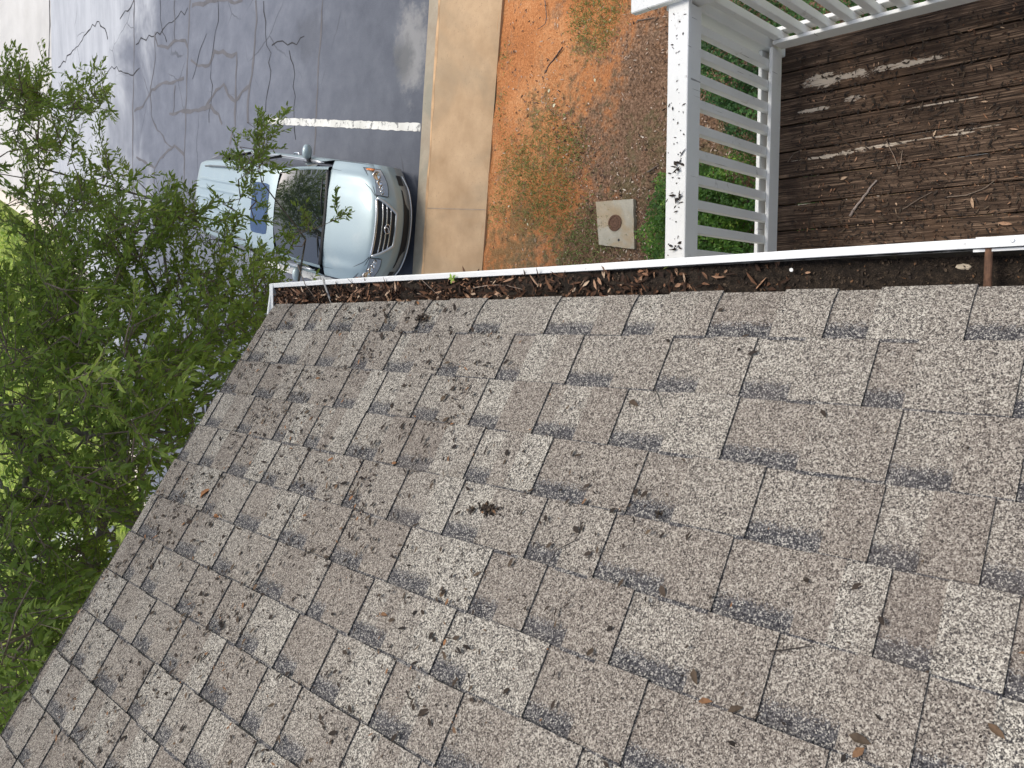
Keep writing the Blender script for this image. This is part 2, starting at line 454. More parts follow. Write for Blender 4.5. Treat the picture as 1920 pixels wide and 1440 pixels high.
# car
def m_carpaint():
    t = NT("pale_blue_metallic_paint")
    fl = t.noise(900, 2, 0.6)
    c = t.mix(t.ramp(fl, [(0.35, 0), (0.65, 1)]), (0.30, 0.375, 0.395), (0.36, 0.44, 0.46))
    dust = t.noise(2.2, 6, 0.7)
    c = t.mix(t.math('MULTIPLY', t.step(dust, 0.52, 0.75), 0.28), c, (0.56, 0.57, 0.54))
    t.b.inputs['Coat Weight'].default_value = 0.35; t.b.inputs['Coat Roughness'].default_value = 0.06
    return t.fin(c, t.ramp(dust, [(0.3, 0.38), (0.7, 0.52)]), 0.35)
MAT['car'] = m_carpaint()
def m_glass(name, col, rough=0.03):
    t = NT(name); t.b.inputs['Coat Weight'].default_value = 1.0; t.b.inputs['Coat Roughness'].default_value = 0.02
    t.b.inputs['IOR'].default_value = 1.9
    return t.fin(col, rough, 0.0, 1.0)
MAT['glass'] = m_glass("dark_windshield_glass", (0.012, 0.016, 0.017))
MAT['sideglass'] = m_glass("tinted_side_glass", (0.02, 0.022, 0.024))
MAT['sunroof'] = simple("sky_painted_sunroof_glass", (0.045, 0.085, 0.17), 0.22, 0.0, 0.35, var=.15)  # reflected blue sky is put into the base colour, gloss kept low
MAT['lens'] = m_glass("headlight_lens", (0.11, 0.105, 0.085), 0.10)
MAT['chrome'] = simple("chrome", (0.72, 0.73, 0.74), 0.16, 1.0, var=0.05)
MAT['silver'] = simple("satin_silver_trim", (0.55, 0.57, 0.58), 0.32, 0.7, var=0.05)
MAT['railgrey'] = simple("dull_grey_rail", (0.16, 0.17, 0.17), 0.4, 0.4)
MAT['black'] = simple("black_plastic", (0.015, 0.015, 0.016), 0.5, var=0.2)
MAT['lowerbumper'] = simple("warm_grey_lower_bumper", (0.31, 0.315, 0.30), 0.45, 0.3, var=0.1)
MAT['rubber'] = simple("tyre_rubber", (0.02, 0.02, 0.02), 0.8)
MAT['amber'] = simple("amber_lens", (0.75, 0.24, 0.06), 0.25)
def m_roadpaint():
    t = NT("worn_white_road_paint")
    n = t.noise(7, 6, 0.75, vec=t.mp((1, 1, 1)), dist=0.5); n2 = t.noise(2.5, 4)
    c = t.mix(t.ramp(n2, [(0.35, 0), (0.7, 1)]), (0.60, 0.59, 0.54), (0.78, 0.77, 0.72))
    c = t.mix(t.step(n, 0.53, 0.60), c, (0.22, 0.22, 0.21))
    return t.fin(c, 0.8)
MAT['roadpaint'] = m_roadpaint()
MAT['sealant'] = simple("crack_sealant", (0.105, 0.10, 0.105), 0.75, var=0.25, vs=3)
MAT['crack'] = simple("open_crack", (0.035, 0.034, 0.036), 0.95, var=0.3, vs=9)
MAT['wallpaint'] = simple("cream_siding", (0.60, 0.56, 0.48), 0.8)

# ================================================================== vector helpers for foliage and litter
def unit(v): return v / np.maximum(np.linalg.norm(v, axis=-1, keepdims=True), 1e-9)
def leaf_arrays(P, T, N, L, W, curl=0.15, fold=0.18):
    """one pointed leaf (6 vertices, 2 tris + 2 quads folded on the midrib) per point"""
    n = len(P); S = unit(np.cross(T, N)); N = unit(np.cross(S, T))
    L = L[:, None]; W = W[:, None]; c = np.asarray(curl)
    c = c[:, None] if c.ndim else c
    def pt(u, s, h): return P + T * L * u + S * W * s + N * (h * W - c * L * u * u)
    V = np.stack([pt(0, 0, 0), pt(.38, .5, fold), pt(.38, -.5, fold), pt(.4, 0, 0), pt(.75, .36, fold * .8), pt(.75, -.36, fold * .8), pt(.77, 0, 0), pt(1, 0, 0)], 1)
    Q = np.array([[0, 3, 1, 1], [0, 2, 3, 3]])
    q = np.array([[3, 6, 4, 1], [2, 5, 6, 3]])
    t = np.array([[0, 3, 1], [0, 2, 3], [6, 7, 4], [5, 7, 6]])
    b = (np.arange(n) * 8)[:, None, None]
    quads = (b + q).reshape(-1, 4); tris = (b + t).reshape(-1, 3)
    return V.reshape(-1, 3), quads, tris
def mixed_mesh(name, V, quads, tris, tone, mat, parent=None):
    me = bpy.data.meshes.new(name)
    nq, ntr = len(quads), len(tris)
    me.vertices.add(len(V)); me.vertices.foreach_set("co", V.astype(np.float32).ravel())
    me.loops.add(nq * 4 + ntr * 3)
    me.loops.foreach_set("vertex_index", np.concatenate([quads.ravel(), tris.ravel()]).astype(np.int32))
    me.polygons.add(nq + ntr)
    me.polygons.foreach_set("loop_start", np.concatenate([np.arange(nq) * 4, nq * 4 + np.arange(ntr) * 3]).astype(np.int32))
    me.polygons.foreach_set("loop_total", np.concatenate([np.full(nq, 4), np.full(ntr, 3)]).astype(np.int32))
    me.update(calc_edges=True)
    a = me.attributes.new('tone', 'FLOAT', 'POINT'); a.data.foreach_set("value", tone.astype(np.float32))
    return link(name, me, mat, parent)
def leaves(name, P, T, N, L, W, tone, mat, parent=None, curl=0.15, fold=0.18):
    V, q, t = leaf_arrays(P, T, N, L, W, curl, fold)
    return mixed_mesh(name, V, q, t, np.repeat(tone, 8), mat, parent)
def randdir(n): return unit(rng.normal(size=(n, 3)))

# ================================================================== GROUND
def sheet(name, x0, x1, y0, y1, step, zf, mat, kind='structure', parent=None, smooth=True):
    nx = int((x1 - x0) / step) + 1; ny = int((y1 - y0) / step) + 1
    X, Y = np.meshgrid(np.linspace(x0, x1, nx), np.linspace(y0, y1, ny))
    Z = zf(X, Y)
    V = np.stack([X, Y, Z], -1).reshape(-1, 3)
    i = np.arange(nx * ny).reshape(ny, nx)
    Fc = np.stack([i[:-1, :-1], i[:-1, 1:], i[1:, 1:], i[1:, :-1]], -1).reshape(-1, 4)
    o = mesh(name, V, Fc, mat, parent, smooth)
    if kind: o['kind'] = kind
    return o
def flat(name, pts, z, mat, parent=None, kind='structure', sub=None):
    V = [(p[0], p[1], z) for p in pts]
    o = mesh(name, V, [tuple(range(len(V)))], mat, parent)
    if o.data.polygons[0].normal.z < 0: o.data.flip_normals()
    if kind and parent is None: o['kind'] = kind
    return o

t = NT("grassy_ground")
gn = t.noise(1.6, 6, 0.7); gn2 = t.noise(24, 4, 0.7)
gc = t.ramp(t.math('ADD', t.math('MULTIPLY', gn, 0.6), t.math('MULTIPLY', gn2, 0.4)), [(0.35, (0.05, 0.06, 0.02)), (0.48, (0.16, 0.21, 0.05)), (0.6, (0.36, 0.42, 0.10)), (0.72, (0.46, 0.40, 0.24))])
t.bump(gn2, 0.8, 0.05)
MAT['ground'] = t.fin(gc, 0.95, spec=0.1)
flat('ground', [(-150, -60), (150, -60), (150, 240), (-150, 240)], -0.03, MAT['ground'])

YAW = math.radians(-6.55)
k0 = G(805, 0, .135)[:2]; kd = np.array([math.cos(YAW), math.sin(YAW)]); kn = np.array([-kd[1], kd[0]])   # along the kerb, away from the house
def K(a, b, z=None):
    p = k0 + kd * a + kn * b
    return (p[0], p[1]) if z is None else (p[0], p[1], z)
# the lot: asphalt with a curved planted island on the left
isl = [G(*q)[:2] for q in ((0, 352), (37, 377), (100, 419), (128, 460), (165, 512), (178, 562), (196, 640), (202, 679), (219, 716), (233, 738), (252, 800))]
isl_bot = [np.array([-5.5, 20.6]), np.array([-8.5, 18.0]), np.array([-9.8, 14.5])]
far_b = K(0, 17.75)
pl = [K(-14.5, 0), K(25, 0), K(25, 19.1), K(2.2, 18.2)] + [tuple(p) for p in isl[2:]] + [tuple(p) for p in isl_bot] + [K(-14.5, 3)]
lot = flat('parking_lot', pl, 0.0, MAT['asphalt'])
fc = [K(25, 19.1, None), K(60, 21), K(60, 90), K(-6, 90), tuple(isl[0] + np.array([-1.5, 6])), tuple(isl[0]), tuple(isl[1]), tuple(isl[2]), K(2.2, 18.2)]
flat('far_driveway', fc, -0.006, MAT['farconc'])
# cream kerb round the island
kb = MB()
path = [isl[0] + np.array([1.5, 8])] + isl + isl_bot
for i in range(len(path) - 1):
    a, b = np.array(path[i]), np.array(path[i + 1]); d = unit(b - a); nn = np.array([d[1], -d[0]])
    for s0, s1, h in ((0, .32, .14),):
        q = [a, b, b + nn * s1, a + nn * s1]
        V = [(p[0], p[1], -0.02) for p in q] + [(p[0], p[1], h) for p in q]
        kb.add(V, [(4, 5, 6, 7), (0, 1, 5, 4), (1, 2, 6, 5), (2, 3, 7, 6), (3, 0, 4, 7)])
o = kb.build('island_kerb', MAT['creamkerb']); o['kind'] = 'structure'

# kerb, sidewalk
def strip(name, b0, b1, z0, z1, mat, parent=None, a0=-16, a1=30, n=60, wob=0.0):
    m = MB()
    V = []; Fc = []
    for i in range(n + 1):
        a = a0 + (a1 - a0) * i / n
        w0 = wob * (random.random() - .5); w1 = wob * (random.random() - .5)
        V += [K(a, b0 + w0, z0), K(a, b0 + w0, z1), K(a, b1 + w1, z1), K(a, b1 + w1, z0)]
        if i:
            j = 4 * i; k = j - 4
            Fc += [(k, k + 1, j + 1, j), (k + 1, k + 2, j + 2, j + 1), (k + 2, k + 3, j + 3, j + 2)]
    m.add(V, Fc)
    o = m.build(name, mat, parent)
    if parent is None: o['kind'] = 'structure'
    return o
strip('kerb', -0.235, 0.0, -0.05, 0.135, MAT['kerb'], wob=0.012)
strip('sidewalk', -1.575, -0.243, -0.05, 0.142, MAT['sidewalk'], wob=0.008)
strip('kerb_joint', -0.262, -0.225, 0.10, 0.1445, MAT['clayjoint'], wob=0.03, n=140)
# shallow tooled joints across the walk, drawn as darker tan strips
for a in (-7.6, -3.05, 1.5, 6.0):
    m = MB(); m.add([K(a, -1.56, .1465), K(a + .014, -1.56, .1465), K(a + .014, -.27, .1465), K(a, -.27, .1465)], [(0, 1, 2, 3)])
    o = m.build('walk_joint', simple("joint_tan", (0.34, 0.26, 0.185), 0.95)); o['kind'] = 'structure'

# yard between the walk and the house
def yz(X, Y):
    z = 0.125 + 0.020 * np.sin(X * 1.7 + Y * 2.1) * np.cos(Y * 1.3 - X) + 0.012 * np.sin(X * 5.1 + 1) * np.sin(Y * 4.3)
    z = z + rng.normal(size=X.shape) * 0.006
    return z
yard = MB()
nx, ny = 150, 130
V = []; 
for j in range(ny + 1):
    for i in range(nx + 1):
        a = -15 + 27 * i / nx
        b0 = -1.555 + 0.05 * math.sin(a * 3.1) * math.sin(a * 1.3)
        b = b0 - 10.5 * (j / ny) ** 1.15
        x, y = K(a, b)
        z = float(yz(np.array(x), np.array(y)))
        if j == 0: z = 0.141 + .004 * math.sin(a * 9)
        V.append((x, y, z))
Fc = [(j * (nx + 1) + i, (j + 1) * (nx + 1) + i, (j + 1) * (nx + 1) + i + 1, j * (nx + 1) + i + 1) for j in range(ny) for i in range(nx)]
yard.add(V, Fc)
o = yard.build('yard', MAT['soil'], smooth=True); o['kind'] = 'structure'

# parking stripes
def stripe(p, q, wid, mat=None, z=0.005, name='parking_line'):
    p, q = np.array(p[:2]), np.array(q[:2]); d = unit(q - p); nn = np.array([-d[1], d[0]]) * wid / 2
    n = 70; V = []; Fc = []
    for i in range(n + 1):
        c = p + (q - p) * i / n
        w0, w1 = 1 + .25 * (random.random() - .5), 1 + .25 * (random.random() - .5)
        V += [(*(c - nn * w0), z), (*(c + nn * w1), z)]
        if i: k = 2 * i - 2; Fc.append((k, k + 2, k + 3, k + 1))
    m = MB(); m.add(V, Fc)
    o = m.build(name, mat or MAT['roadpaint']); o['kind'] = 'structure'
    if o.data.polygons[0].normal.z < 0: o.data.flip_normals()
    return o
pa, pb = G(789, 239), G(498, 226)
stripe(pa, pb, 0.125)
dpl = unit(pb[:2] - pa[:2])
for k in (-1, 1):
    off = kd * 2.75 * k * (1 if k > 0 else 1.0)
    stripe(pa[:2] + off, pb[:2] + off, 0.125)

# cracks and sealed cracks, traced on the ground
def crack(pts, wid, mat, z=0.0035, jit=0.3, name='pavement_crack'):
    P = [G(*q)[:2] for q in pts]
    Q = []
    for i in range(len(P) - 1):
        L = np.linalg.norm(P[i + 1] - P[i]); k = max(2, int(L / 0.16))
        for j in range(k): Q.append(P[i] + (P[i + 1] - P[i]) * j / k)
    Q.append(P[-1]); Q = np.array(Q)
    d = np.gradient(Q, axis=0); d = unit(d); nn = np.stack([-d[:, 1], d[:, 0]], 1)
    jn = rng.normal(size=len(Q)) * jit * 0.05
    Q = Q + nn * jn[:, None]
    ww = wid * (0.55 + 0.9 * rng.random(len(Q)))[:, None] / 2
    V = np.empty((len(Q) * 2, 3)); V[0::2, :2] = Q - nn * ww; V[1::2, :2] = Q + nn * ww; V[:, 2] = z
    Fc = [(2 * i, 2 * i + 2, 2 * i + 3, 2 * i + 1) for i in range(len(Q) - 1)]
    o = mesh(name, V, Fc, mat); o['kind'] = 'structure'
    if o.data.polygons[0].normal.z < 0: o.data.flip_normals()
S_, C_ = MAT['sealant'], MAT['crack']
crack([(357, 0), (354, 50), (351, 120), (349, 190), (346, 290), (345, 400), (346, 470)], .05, S_, .0030, .2)
crack([(252, 0), (251, 120), (249, 240), (249, 330), (255, 390)], .055, S_, .0032, .2)
crack([(480, 0), (483, 40), (476, 100), (470, 160), (464, 190), (466, 230)], .060, S_, .0034, .3)
crack([(605, 0), (602, 60), (597, 130), (594, 190), (591, 250), (590, 290)], .040, S_, .0030, .2)
crack([(360, 10), (375, 8), (395, 2), (420, 0), (440, 5), (455, 0)], .07, S_, .0036, .3)
crack([(358, 112), (372, 125), (392, 122), (402, 98), (418, 98), (434, 107), (444, 98)], .07, S_, .0038, .3)
crack([(444, 98), (443, 140), (442, 190), (440, 235), (430, 270)], .06, S_, .0040, .3)
crack([(470, 158), (455, 175), (440, 192), (428, 178), (420, 158), (405, 168), (392, 190), (383, 205)], .07, S_, .0042, .3)
crack([(318, 214), (345, 208), (372, 205), (395, 201), (410, 215), (417, 232)], .07, S_, .0044, .3)
crack([(290, 65), (296, 85), (315, 90), (328, 75), (348, 77), (352, 90)], .06, S_, .0046, .3)
crack([(252, 208), (268, 200), (285, 170), (300, 158), (325, 155), (345, 147)], .06, S_, .0048, .3)
crack([(256, 295), (272, 305), (290, 315), (300, 297), (327, 273), (345, 290)], .06, S_, .0050, .3)
crack([(290, 60), (292, 110), (283, 165), (284, 215), (295, 245), (315, 270), (327, 273)], .035, S_, .0052, .5)
crack([(290, 315), (289, 350), (293, 400)], .035, S_, .0054, .4)
crack([(110, 130), (150, 80), (182, 38), (196, 58), (203, 70)], .035, C_, .0036, .8)
crack([(255, 82), (300, 60), (340, 25), (352, 18)], .03, C_, .0038, .9)
crack([(193, 145), (210, 128), (250, 140), (262, 128)], .03, C_, .0040, .9)
crack([(93, 0), (93, 60), (91, 118)], .05, C_, .0042, .3)
crack([(497, 0), (500, 60), (508, 100), (506, 150), (500, 210)], .022, C_, .0042, .9)
crack([(510, 84), (540, 78), (556, 74), (570, 62)], .022, C_, .0044, .9)
crack([(540, 98), (552, 140), (556, 200), (552, 262)], .02, C_, .0046, .8)
crack([(225, 35), (240, 20), (252, 5)], .03, C_, .0048, .9)
crack([(410, 0), (405, 60), (395, 130), (398, 160), (392, 230)], .018, C_, .0050, .6)
crack([(385, 60), (372, 110), (362, 150)], .018, C_, .0052, .6)
crack([(300, 0), (302, 50), (312, 80)], .025, C_, .0052, .8)
crack([(328, 0), (327, 75)], .03, S_, .0056, .4)
crack([(328, 160), (325, 215)], .04, S_, .0056, .4)

# ================================================================== HOUSE: roof, gutter, walls
CP, SP = math.cos(.627), math.sin(.627)
XR, ZR = -0.042, CZ - 1.525                  # roof reference line = lower edge of second course
YE = 2.84                                    # rake edge
def RP(s, y, h=0.0):
    drop = 3.2 * max(0.0, -0.066 - s) ** 2
    return (XR - s * CP + h * SP, y, ZR + s * SP + h * CP - drop)
house = empty('house', (-3.0, -1.0, 0))
tag(house, 'house with brown and grey shingle roof, clogged white gutter under its eave', 'house')
def wm(o):
    m = o.matrix_basis.copy()
    return m if o.parent is None else wm(o.parent) @ o.matrix_parent_inverse @ m
def adopt(o, par):                           # parent without moving
    o.parent = par; o.matrix_parent_inverse = wm(par).inverted(); return o
def hp(o): return adopt(o, house)

def courses():
    V = []; Q = []; tone = []; band = []
    e = 0.143
    def quadgrid(s0, s1, y0, y1, hf, tn, bandf, ns, wav):
        ny = max(1, int((y1 - y0) / 0.06))
        base = len(V)
        for i in range(ns + 1):
            s = s0 + (s1 - s0) * i / ns
            for j in range(ny + 1):
                y = y0 + (y1 - y0) * j / ny
                V.append(RP(s, y, hf(s) + wav(s, y))); tone.append(tn); band.append(bandf(s, y))
        for i in range(ns):
            for j in range(ny):
                a = base + i * (ny + 1) + j
                Q.append((a, a + ny + 1, a + ny + 2, a + 1))
        return base, ny
    def rtone():
        r = random.random()
        return random.uniform(.05, .22) if r < .42 else (random.uniform(.25, .5) if r < .72 else random.uniform(.55, .82))
    for k in range(0, 24):
        s0 = (k - 1) * e; s1 = s0 + e
        if k == 0: s0 = -.121
        ph1, ph2 = random.random() * 6, random.random() * 6
        def edge(y): return 0.0022 * math.sin(y * 1.9 + ph1) + 0.0012 * math.sin(y * 7 + ph2)
        def wav(s, y): return 0.0011 * math.sin(y * 5.3 + ph1 + s * 9) + 0.0008 * math.sin(y * 13 + ph2)
        hb = lambda s: 0.0052 * (1 - (s - s0) / e) - 0.0002
        tt = 0.0050
        y = YE; tab = random.random() < .5
        ns = 8 if k == 0 else 3
        first = True
        while y > -3.2:
            wdt = random.uniform(.075, .170) if tab else random.uniform(.065, .155)
            if first: wdt *= random.uniform(.3, 1); first = False
            y1 = y; y0 = y - wdt
            # colour changes part way along some pieces
            cuts = [y0, y1]
            if wdt > .12 and random.random() < .5: cuts = [y0, y0 + wdt * random.uniform(.35, .65), y1]
            jog = random.uniform(-.003, .003)
            for a, b in zip(cuts[:-1], cuts[1:]):
                tn = rtone()
                if tab:
                    base, nyy = quadgrid(s0 + jog, s1 + .004, a, b, lambda s: hb(s) + tt, tn, lambda s, y: 0.0, ns, wav)
                    quadgrid(s1 - .0042, s1 + .0035, a, b, lambda s: hb(s) + tt + .0004, tn, lambda s, y: 2.5, 1, wav)  # crevice shade under the next course, painted as a thin dark line
                else:
                    ss = s1 - .050
                    quadgrid(s0, ss, a, b, hb, tn, lambda s, y: 0.0, max(1, ns - 1), wav)
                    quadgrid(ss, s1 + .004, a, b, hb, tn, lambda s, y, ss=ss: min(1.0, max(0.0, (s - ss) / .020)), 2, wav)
            if tab:
                # side faces (tar-dark cut edges) and butt face
                for yy in (y0, y1):
                    b0 = len(V)
                    for i in range(ns + 1):
                        s = s0 + jog + (s1 - s0 - jog) * i / ns
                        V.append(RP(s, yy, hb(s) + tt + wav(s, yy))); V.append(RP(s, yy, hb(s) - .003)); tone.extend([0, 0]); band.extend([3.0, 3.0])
                    for i in range(ns):
                        a = b0 + 2 * i; Q.append((a, a + 1, a + 3, a + 2))
            b0 = len(V); n = 4
            for i in range(n + 1):
                yy = y0 + (y1 - y0) * i / n; h = hb(s0) + (tt if tab else 0)
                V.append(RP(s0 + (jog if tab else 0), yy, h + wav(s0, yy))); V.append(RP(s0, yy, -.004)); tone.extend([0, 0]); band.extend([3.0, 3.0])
            for i in range(n):
                a = b0 + 2 * i; Q.append((a, a + 2, a + 3, a + 1))
            y = y0; tab = not tab
        # closing face along the rake
        b0 = len(V)
        for i in range(ns + 1):
            s = s0 + e * i / ns
            V.append(RP(s, YE + .001, hb(s) + tt)); V.append(RP(s, YE + .001, -.006)); tone.extend([.4, .4]); band.extend([0, 0])
        for i in range(ns):
            a = b0 + 2 * i; Q.append((a, a + 2, a + 3, a + 1))
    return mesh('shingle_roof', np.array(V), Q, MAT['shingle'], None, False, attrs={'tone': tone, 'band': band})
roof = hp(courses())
# roof body under the shingles, other slope, walls, fascia, soffit
def slab(pts, y0, y1):
    n = len(pts)
    V = [(p[0], y0, p[1]) for p in pts] + [(p[0], y1, p[1]) for p in pts]
    Fc = [tuple(range(n))[::-1], tuple(range(n, 2 * n))] + [(i, (i + 1) % n, n + (i + 1) % n, n + i) for i in range(n)]
    return V, Fc
sr = 3.25
rx, rz = XR - sr * CP, ZR + sr * SP
ex, ez = XR + .10 * CP, ZR - .10 * SP
m = MB(); m.add(*slab([(ex, ez - .012), (rx, rz - .012), (2 * rx - ex, ez - .012), (2 * rx - ex, ez - .05), (rx, rz - .05), (ex, ez - .05)], -3.15, YE - .022))
hp(m.build('roof_decking', MAT['wallpaint']))
m = MB(); m.add(*slab([(rx, rz + .005), (2 * rx - ex, ez + .005), (2 * rx - ex, ez - .009), (rx, rz - .009)], -3.2, YE))
o = hp(m.build('far_roof_slope', MAT['shingle']))
a = o.data.attributes.new('band', 'FLOAT', 'POINT')
m = MB(); m.box(ex - .028, ex - .008, -3.1, YE - .03, ez - .24, ez - .055, .002)
hp(m.build('fascia', MAT['paint_clean']))
m = MB()
xg0 = ex - .05
V, Fc = slab([(ex - .01, ez - .052), (rx, rz - .052), (rx, rz - .22), (ex - .01, ez - .20)], YE - .045, YE - .024)
m.add(V, Fc); hp(m.build('rake_board', MAT['paint_clean']))
m = MB(); m.box(2 * rx - ex + .4, ex - .42, -3.0, YE - .35, 0, ez - .22)
hp(m.build('wall', MAT['wallpaint']))
m = MB(); m.box(ex - .42, ex - .03, -3.1, YE - .05, ez - .235, ez - .225)
hp(m.build('soffit', MAT['paint_clean']))
m = MB(); V, Fc = slab([(ex - .42, ez - .22), (rx, rz - .06), (2 * rx - ex + .4, ez - .22)], YE - .40, YE - .35); m.add(V, Fc)
hp(m.build('gable_wall', MAT['wallpaint']))

# K-style gutter
ZL = CZ - 1.628
YG = 2.925
gprof = [(.022, ZL + .02), (.022, ZL - .105), (.095, ZL - .105), (.100, ZL - .085), (.122, ZL - .055), (.138, ZL - .04), (.1455, ZL - .012), (.1455, ZL), (.1415, ZL + .0025), (.1285, ZL + .0005), (.1280, ZL - .010)]
inn = [(.1262, ZL - .010), (.1268, ZL - .001)]
outer = gprof
inner = [(.1255, ZL - .012), (.1335, ZL - .030), (.1335, ZL - .041), (.119, ZL - .054), (.097, ZL - .084), (.093, ZL - .102), (.025, ZL - .102), (.025, ZL + .02)]
Y0G = -3.1
m = MB(); n = len(outer)
ys = [Y0G + (YG - Y0G) * i / 40 for i in range(41)]
V = []; Fc = []
for i, y in enumerate(ys):
    wob = .0012 * math.sin(y * 3.1)
    V += [(p[0] + wob, y, p[1] + wob * .6) for p in outer]
for i in range(40):
    for k in range(n - 1):
        a = i * n + k; Fc.append((a, a + 1, a + n + 1, a + n))
m.add(V, Fc)
gutter = hp(m.build('gutter', MAT['paint_clean']))
m = MB(); n = len(inner); V = []; Fc = []
for i, y in enumerate(ys): V += [(p[0], y, p[1]) for p in inner]
for i in range(40):
    for k in range(n - 1):
        a = i * n + k; Fc.append((a, a + 1, a + n + 1, a + n))
m.add(V, Fc)
adopt(m.build('gutter_inside', MAT['gutter_in']), gutter)
m = MB(); V, Fc = slab(outer[:-2] + [(.129, ZL + .002)], YG - .001, YG + .009); m.add(V, Fc)
adopt(m.build('end_cap', MAT['paint_clean']), gutter)
# folded lip flange of the end cap
m = MB(); m.box(.020, .144, YG - .016, YG + .010, ZL + .002, ZL + .0055, .001)
adopt(m.build('end_cap', MAT['paint_clean']), gutter)
# rusty ferrule spike with its white strap near the camera
m = MB(); m.tube([(.022, .385, ZL - .012), (.130, .385, ZL - .010)], .0068, 14)
adopt(m.build('ferrule_spike', MAT['rust']), gutter)
m = MB(); m.box(.1290, .1480, .10, .402, ZL + .0035, ZL + .0050, .0006); m.box(.1462, .1485, .388, .404, ZL - .005, ZL + .0035)
m.box(.1225, .1278, .10, .410, ZL - .0075, ZL - .0060, .0006)
st = adopt(m.build('strap', MAT['paint_clean']), gutter)
m = MB(); m.lathe([(0, .0016), (.0022, .0014), (.0034, .0007), (.0038, 0)], (.1385, .345, ZL + .0050), 'z', 20)
adopt(m.build('screw', MAT['silver']), st)
m = MB(); m.tube([(.022, 2.50, ZL - .016), (.07, 2.515, ZL - .008), (.128, 2.535, ZL + .002), (.147, 2.54, ZL + .004)], .0045, 10)
adopt(m.build('gutter_spike', simple("grey_spike", (.33, .32, .30), .5, .6)), gutter)

# ---- muck inside the gutter
def gdepth(y, x):
    """how far the compost lies below the lip"""
    base = np.interp(y, [-3, .2, .75, 1.05, 1.4, 2.9], [.064, .060, .046, .022, .016, .018])
    return base
nx, ny = 26, 700
X, Y = np.meshgrid(np.linspace(.0225, .130, nx), np.linspace(-3.0, YG - .003, ny))
zz = ZL - gdepth(Y, X)
rough = np.interp(Y, [-3, .7, 1.2, 2.9], [.0012, .0016, .0042, .0055])
nz = rng.normal(size=X.shape)
for _ in range(2): nz = (nz + np.roll(nz, 1, 0) + np.roll(nz, -1, 0) + np.roll(nz, 1, 1) + np.roll(nz, -1, 1)) / 3.0
zz = zz + nz * rough * .9 + .004 * np.sin(Y * 11 + X * 40) * np.interp(Y, [.6, 1.3], [0, 1])
V = np.stack([X, Y, zz], -1).reshape(-1, 3)
i = np.arange(nx * ny).reshape(ny, nx)
Fc = np.stack([i[:-1, :-1], i[:-1, 1:], i[1:, 1:], i[1:, :-1]], -1).reshape(-1, 4)
o = mesh('gutter_compost', V, Fc, MAT['compost'], None, False)
tag(o, 'black crumbly compost filling the white gutter along the roof edge', 'compost', kind='stuff')

def flakes(name, P, nrm, L, W, mat, tone=None, tilt=0.5, curl=0.15):
    n = len(P); N = unit(np.asarray(nrm) + rng.normal(size=(n, 3)) * tilt)
    T = unit(np.cross(N, randdir(n)))
    return leaves(name, P, T, N, L, W, tone if tone is not None else rng.random(n), mat, None, curl=rng.normal(size=n) * curl, fold=.2)
n = 2300
y = 2.91 - rng.random(n) ** 1.15 * 2.2
x = .028 + rng.random(n) * .094
P = np.stack([x, y, ZL - gdepth(y, x) + .003 + rng.random(n) * .009], 1)
sel = rng.random(n) < np.interp(y, [.7, 1.0, 1.5, 2.2], [.05, .4, .8, 1.0])
P = P[sel]; n = len(P)
o = flakes('gutter_leaf_litter', P, (0, 0, 1), .012 + .034 * rng.random(n) ** 1.4, .004 + .006 * rng.random(n), MAT['litter'], tone=rng.random(n) ** 1.25, tilt=.45, curl=.3)
tag(o, 'brown dead oak leaves and bits lying on the compost in the white gutter', 'leaf litter', kind='stuff')

n = 2600
y = -.4 + rng.random(n) * 1.9; x = .026 + rng.random(n) * .098
P = np.stack([x, y, ZL - gdepth(y, x) + .002], 1)
o = flakes('gutter_crumbs', P, (0, 0, 1), .003 + .007 * rng.random(n) ** 2, .002 + .004 * rng.random(n), MAT['darkbits'], tone=rng.random(n) ** .7 * .97, tilt=.7, curl=.4)
tag(o, 'dark crumbs on the compost at the near end of the white gutter', 'crumbs', kind='stuff')
# single things one can pick out in the gutter
def stick(name, pts, r0, r1, mat, label, cat, group=None, n=7, parent=None):
    P = [Vector(p) for p in pts]; Q = []
    for i in range(len(P) - 1):
        for k in range(4):
            f = k / 4; q = P[i].lerp(P[i + 1], f); q += Vector((random.gauss(0, 1), random.gauss(0, 1), random.gauss(0, .6))) * r0 * .25; Q.append(q)
    Q.append(P[-1])
    rr = [(r0 + (r1 - r0) * i / (len(Q) - 1)) * random.uniform(.85, 1.12) for i in range(len(Q))]
    m = MB(); m.tube(Q, rr, n)
    o = m.build(name, mat, parent, True)
    if label: tag(o, label, cat, group)
    return o
def GL(px, py, dz): return tuple(G(px, py, ZL + dz))
stick('twig', [GL(558, 497, .004), GL(572, 533, .004), GL(592, 560, -.010)], .0016, .0013, MAT['twig'], 'thin grey twig leaning over the gutter lip near its far end', 'twig')
stick('twig', [GL(884, 541, -.006), GL(920, 534, -.002), GL(950, 535, -.002), GL(980, 543, -.008)], .0014, .0008, MAT['twigpale'], 'long pale curved twig lying in the gutter right of the seedling', 'twig')
stick('twig', [GL(765, 531, -.004), GL(785, 520, .0), GL(822, 553, -.006)], .0013, .0007, MAT['twigpale'], 'bent brown twig lying in the gutter left of the seedling', 'twig')
stick('twig', [GL(1288, 533, -.03), GL(1318, 540, -.03), GL(1345, 545, -.03)], .0012, .0007, MAT['litter'], 'straight reddish twig on compost below the railing end', 'twig')
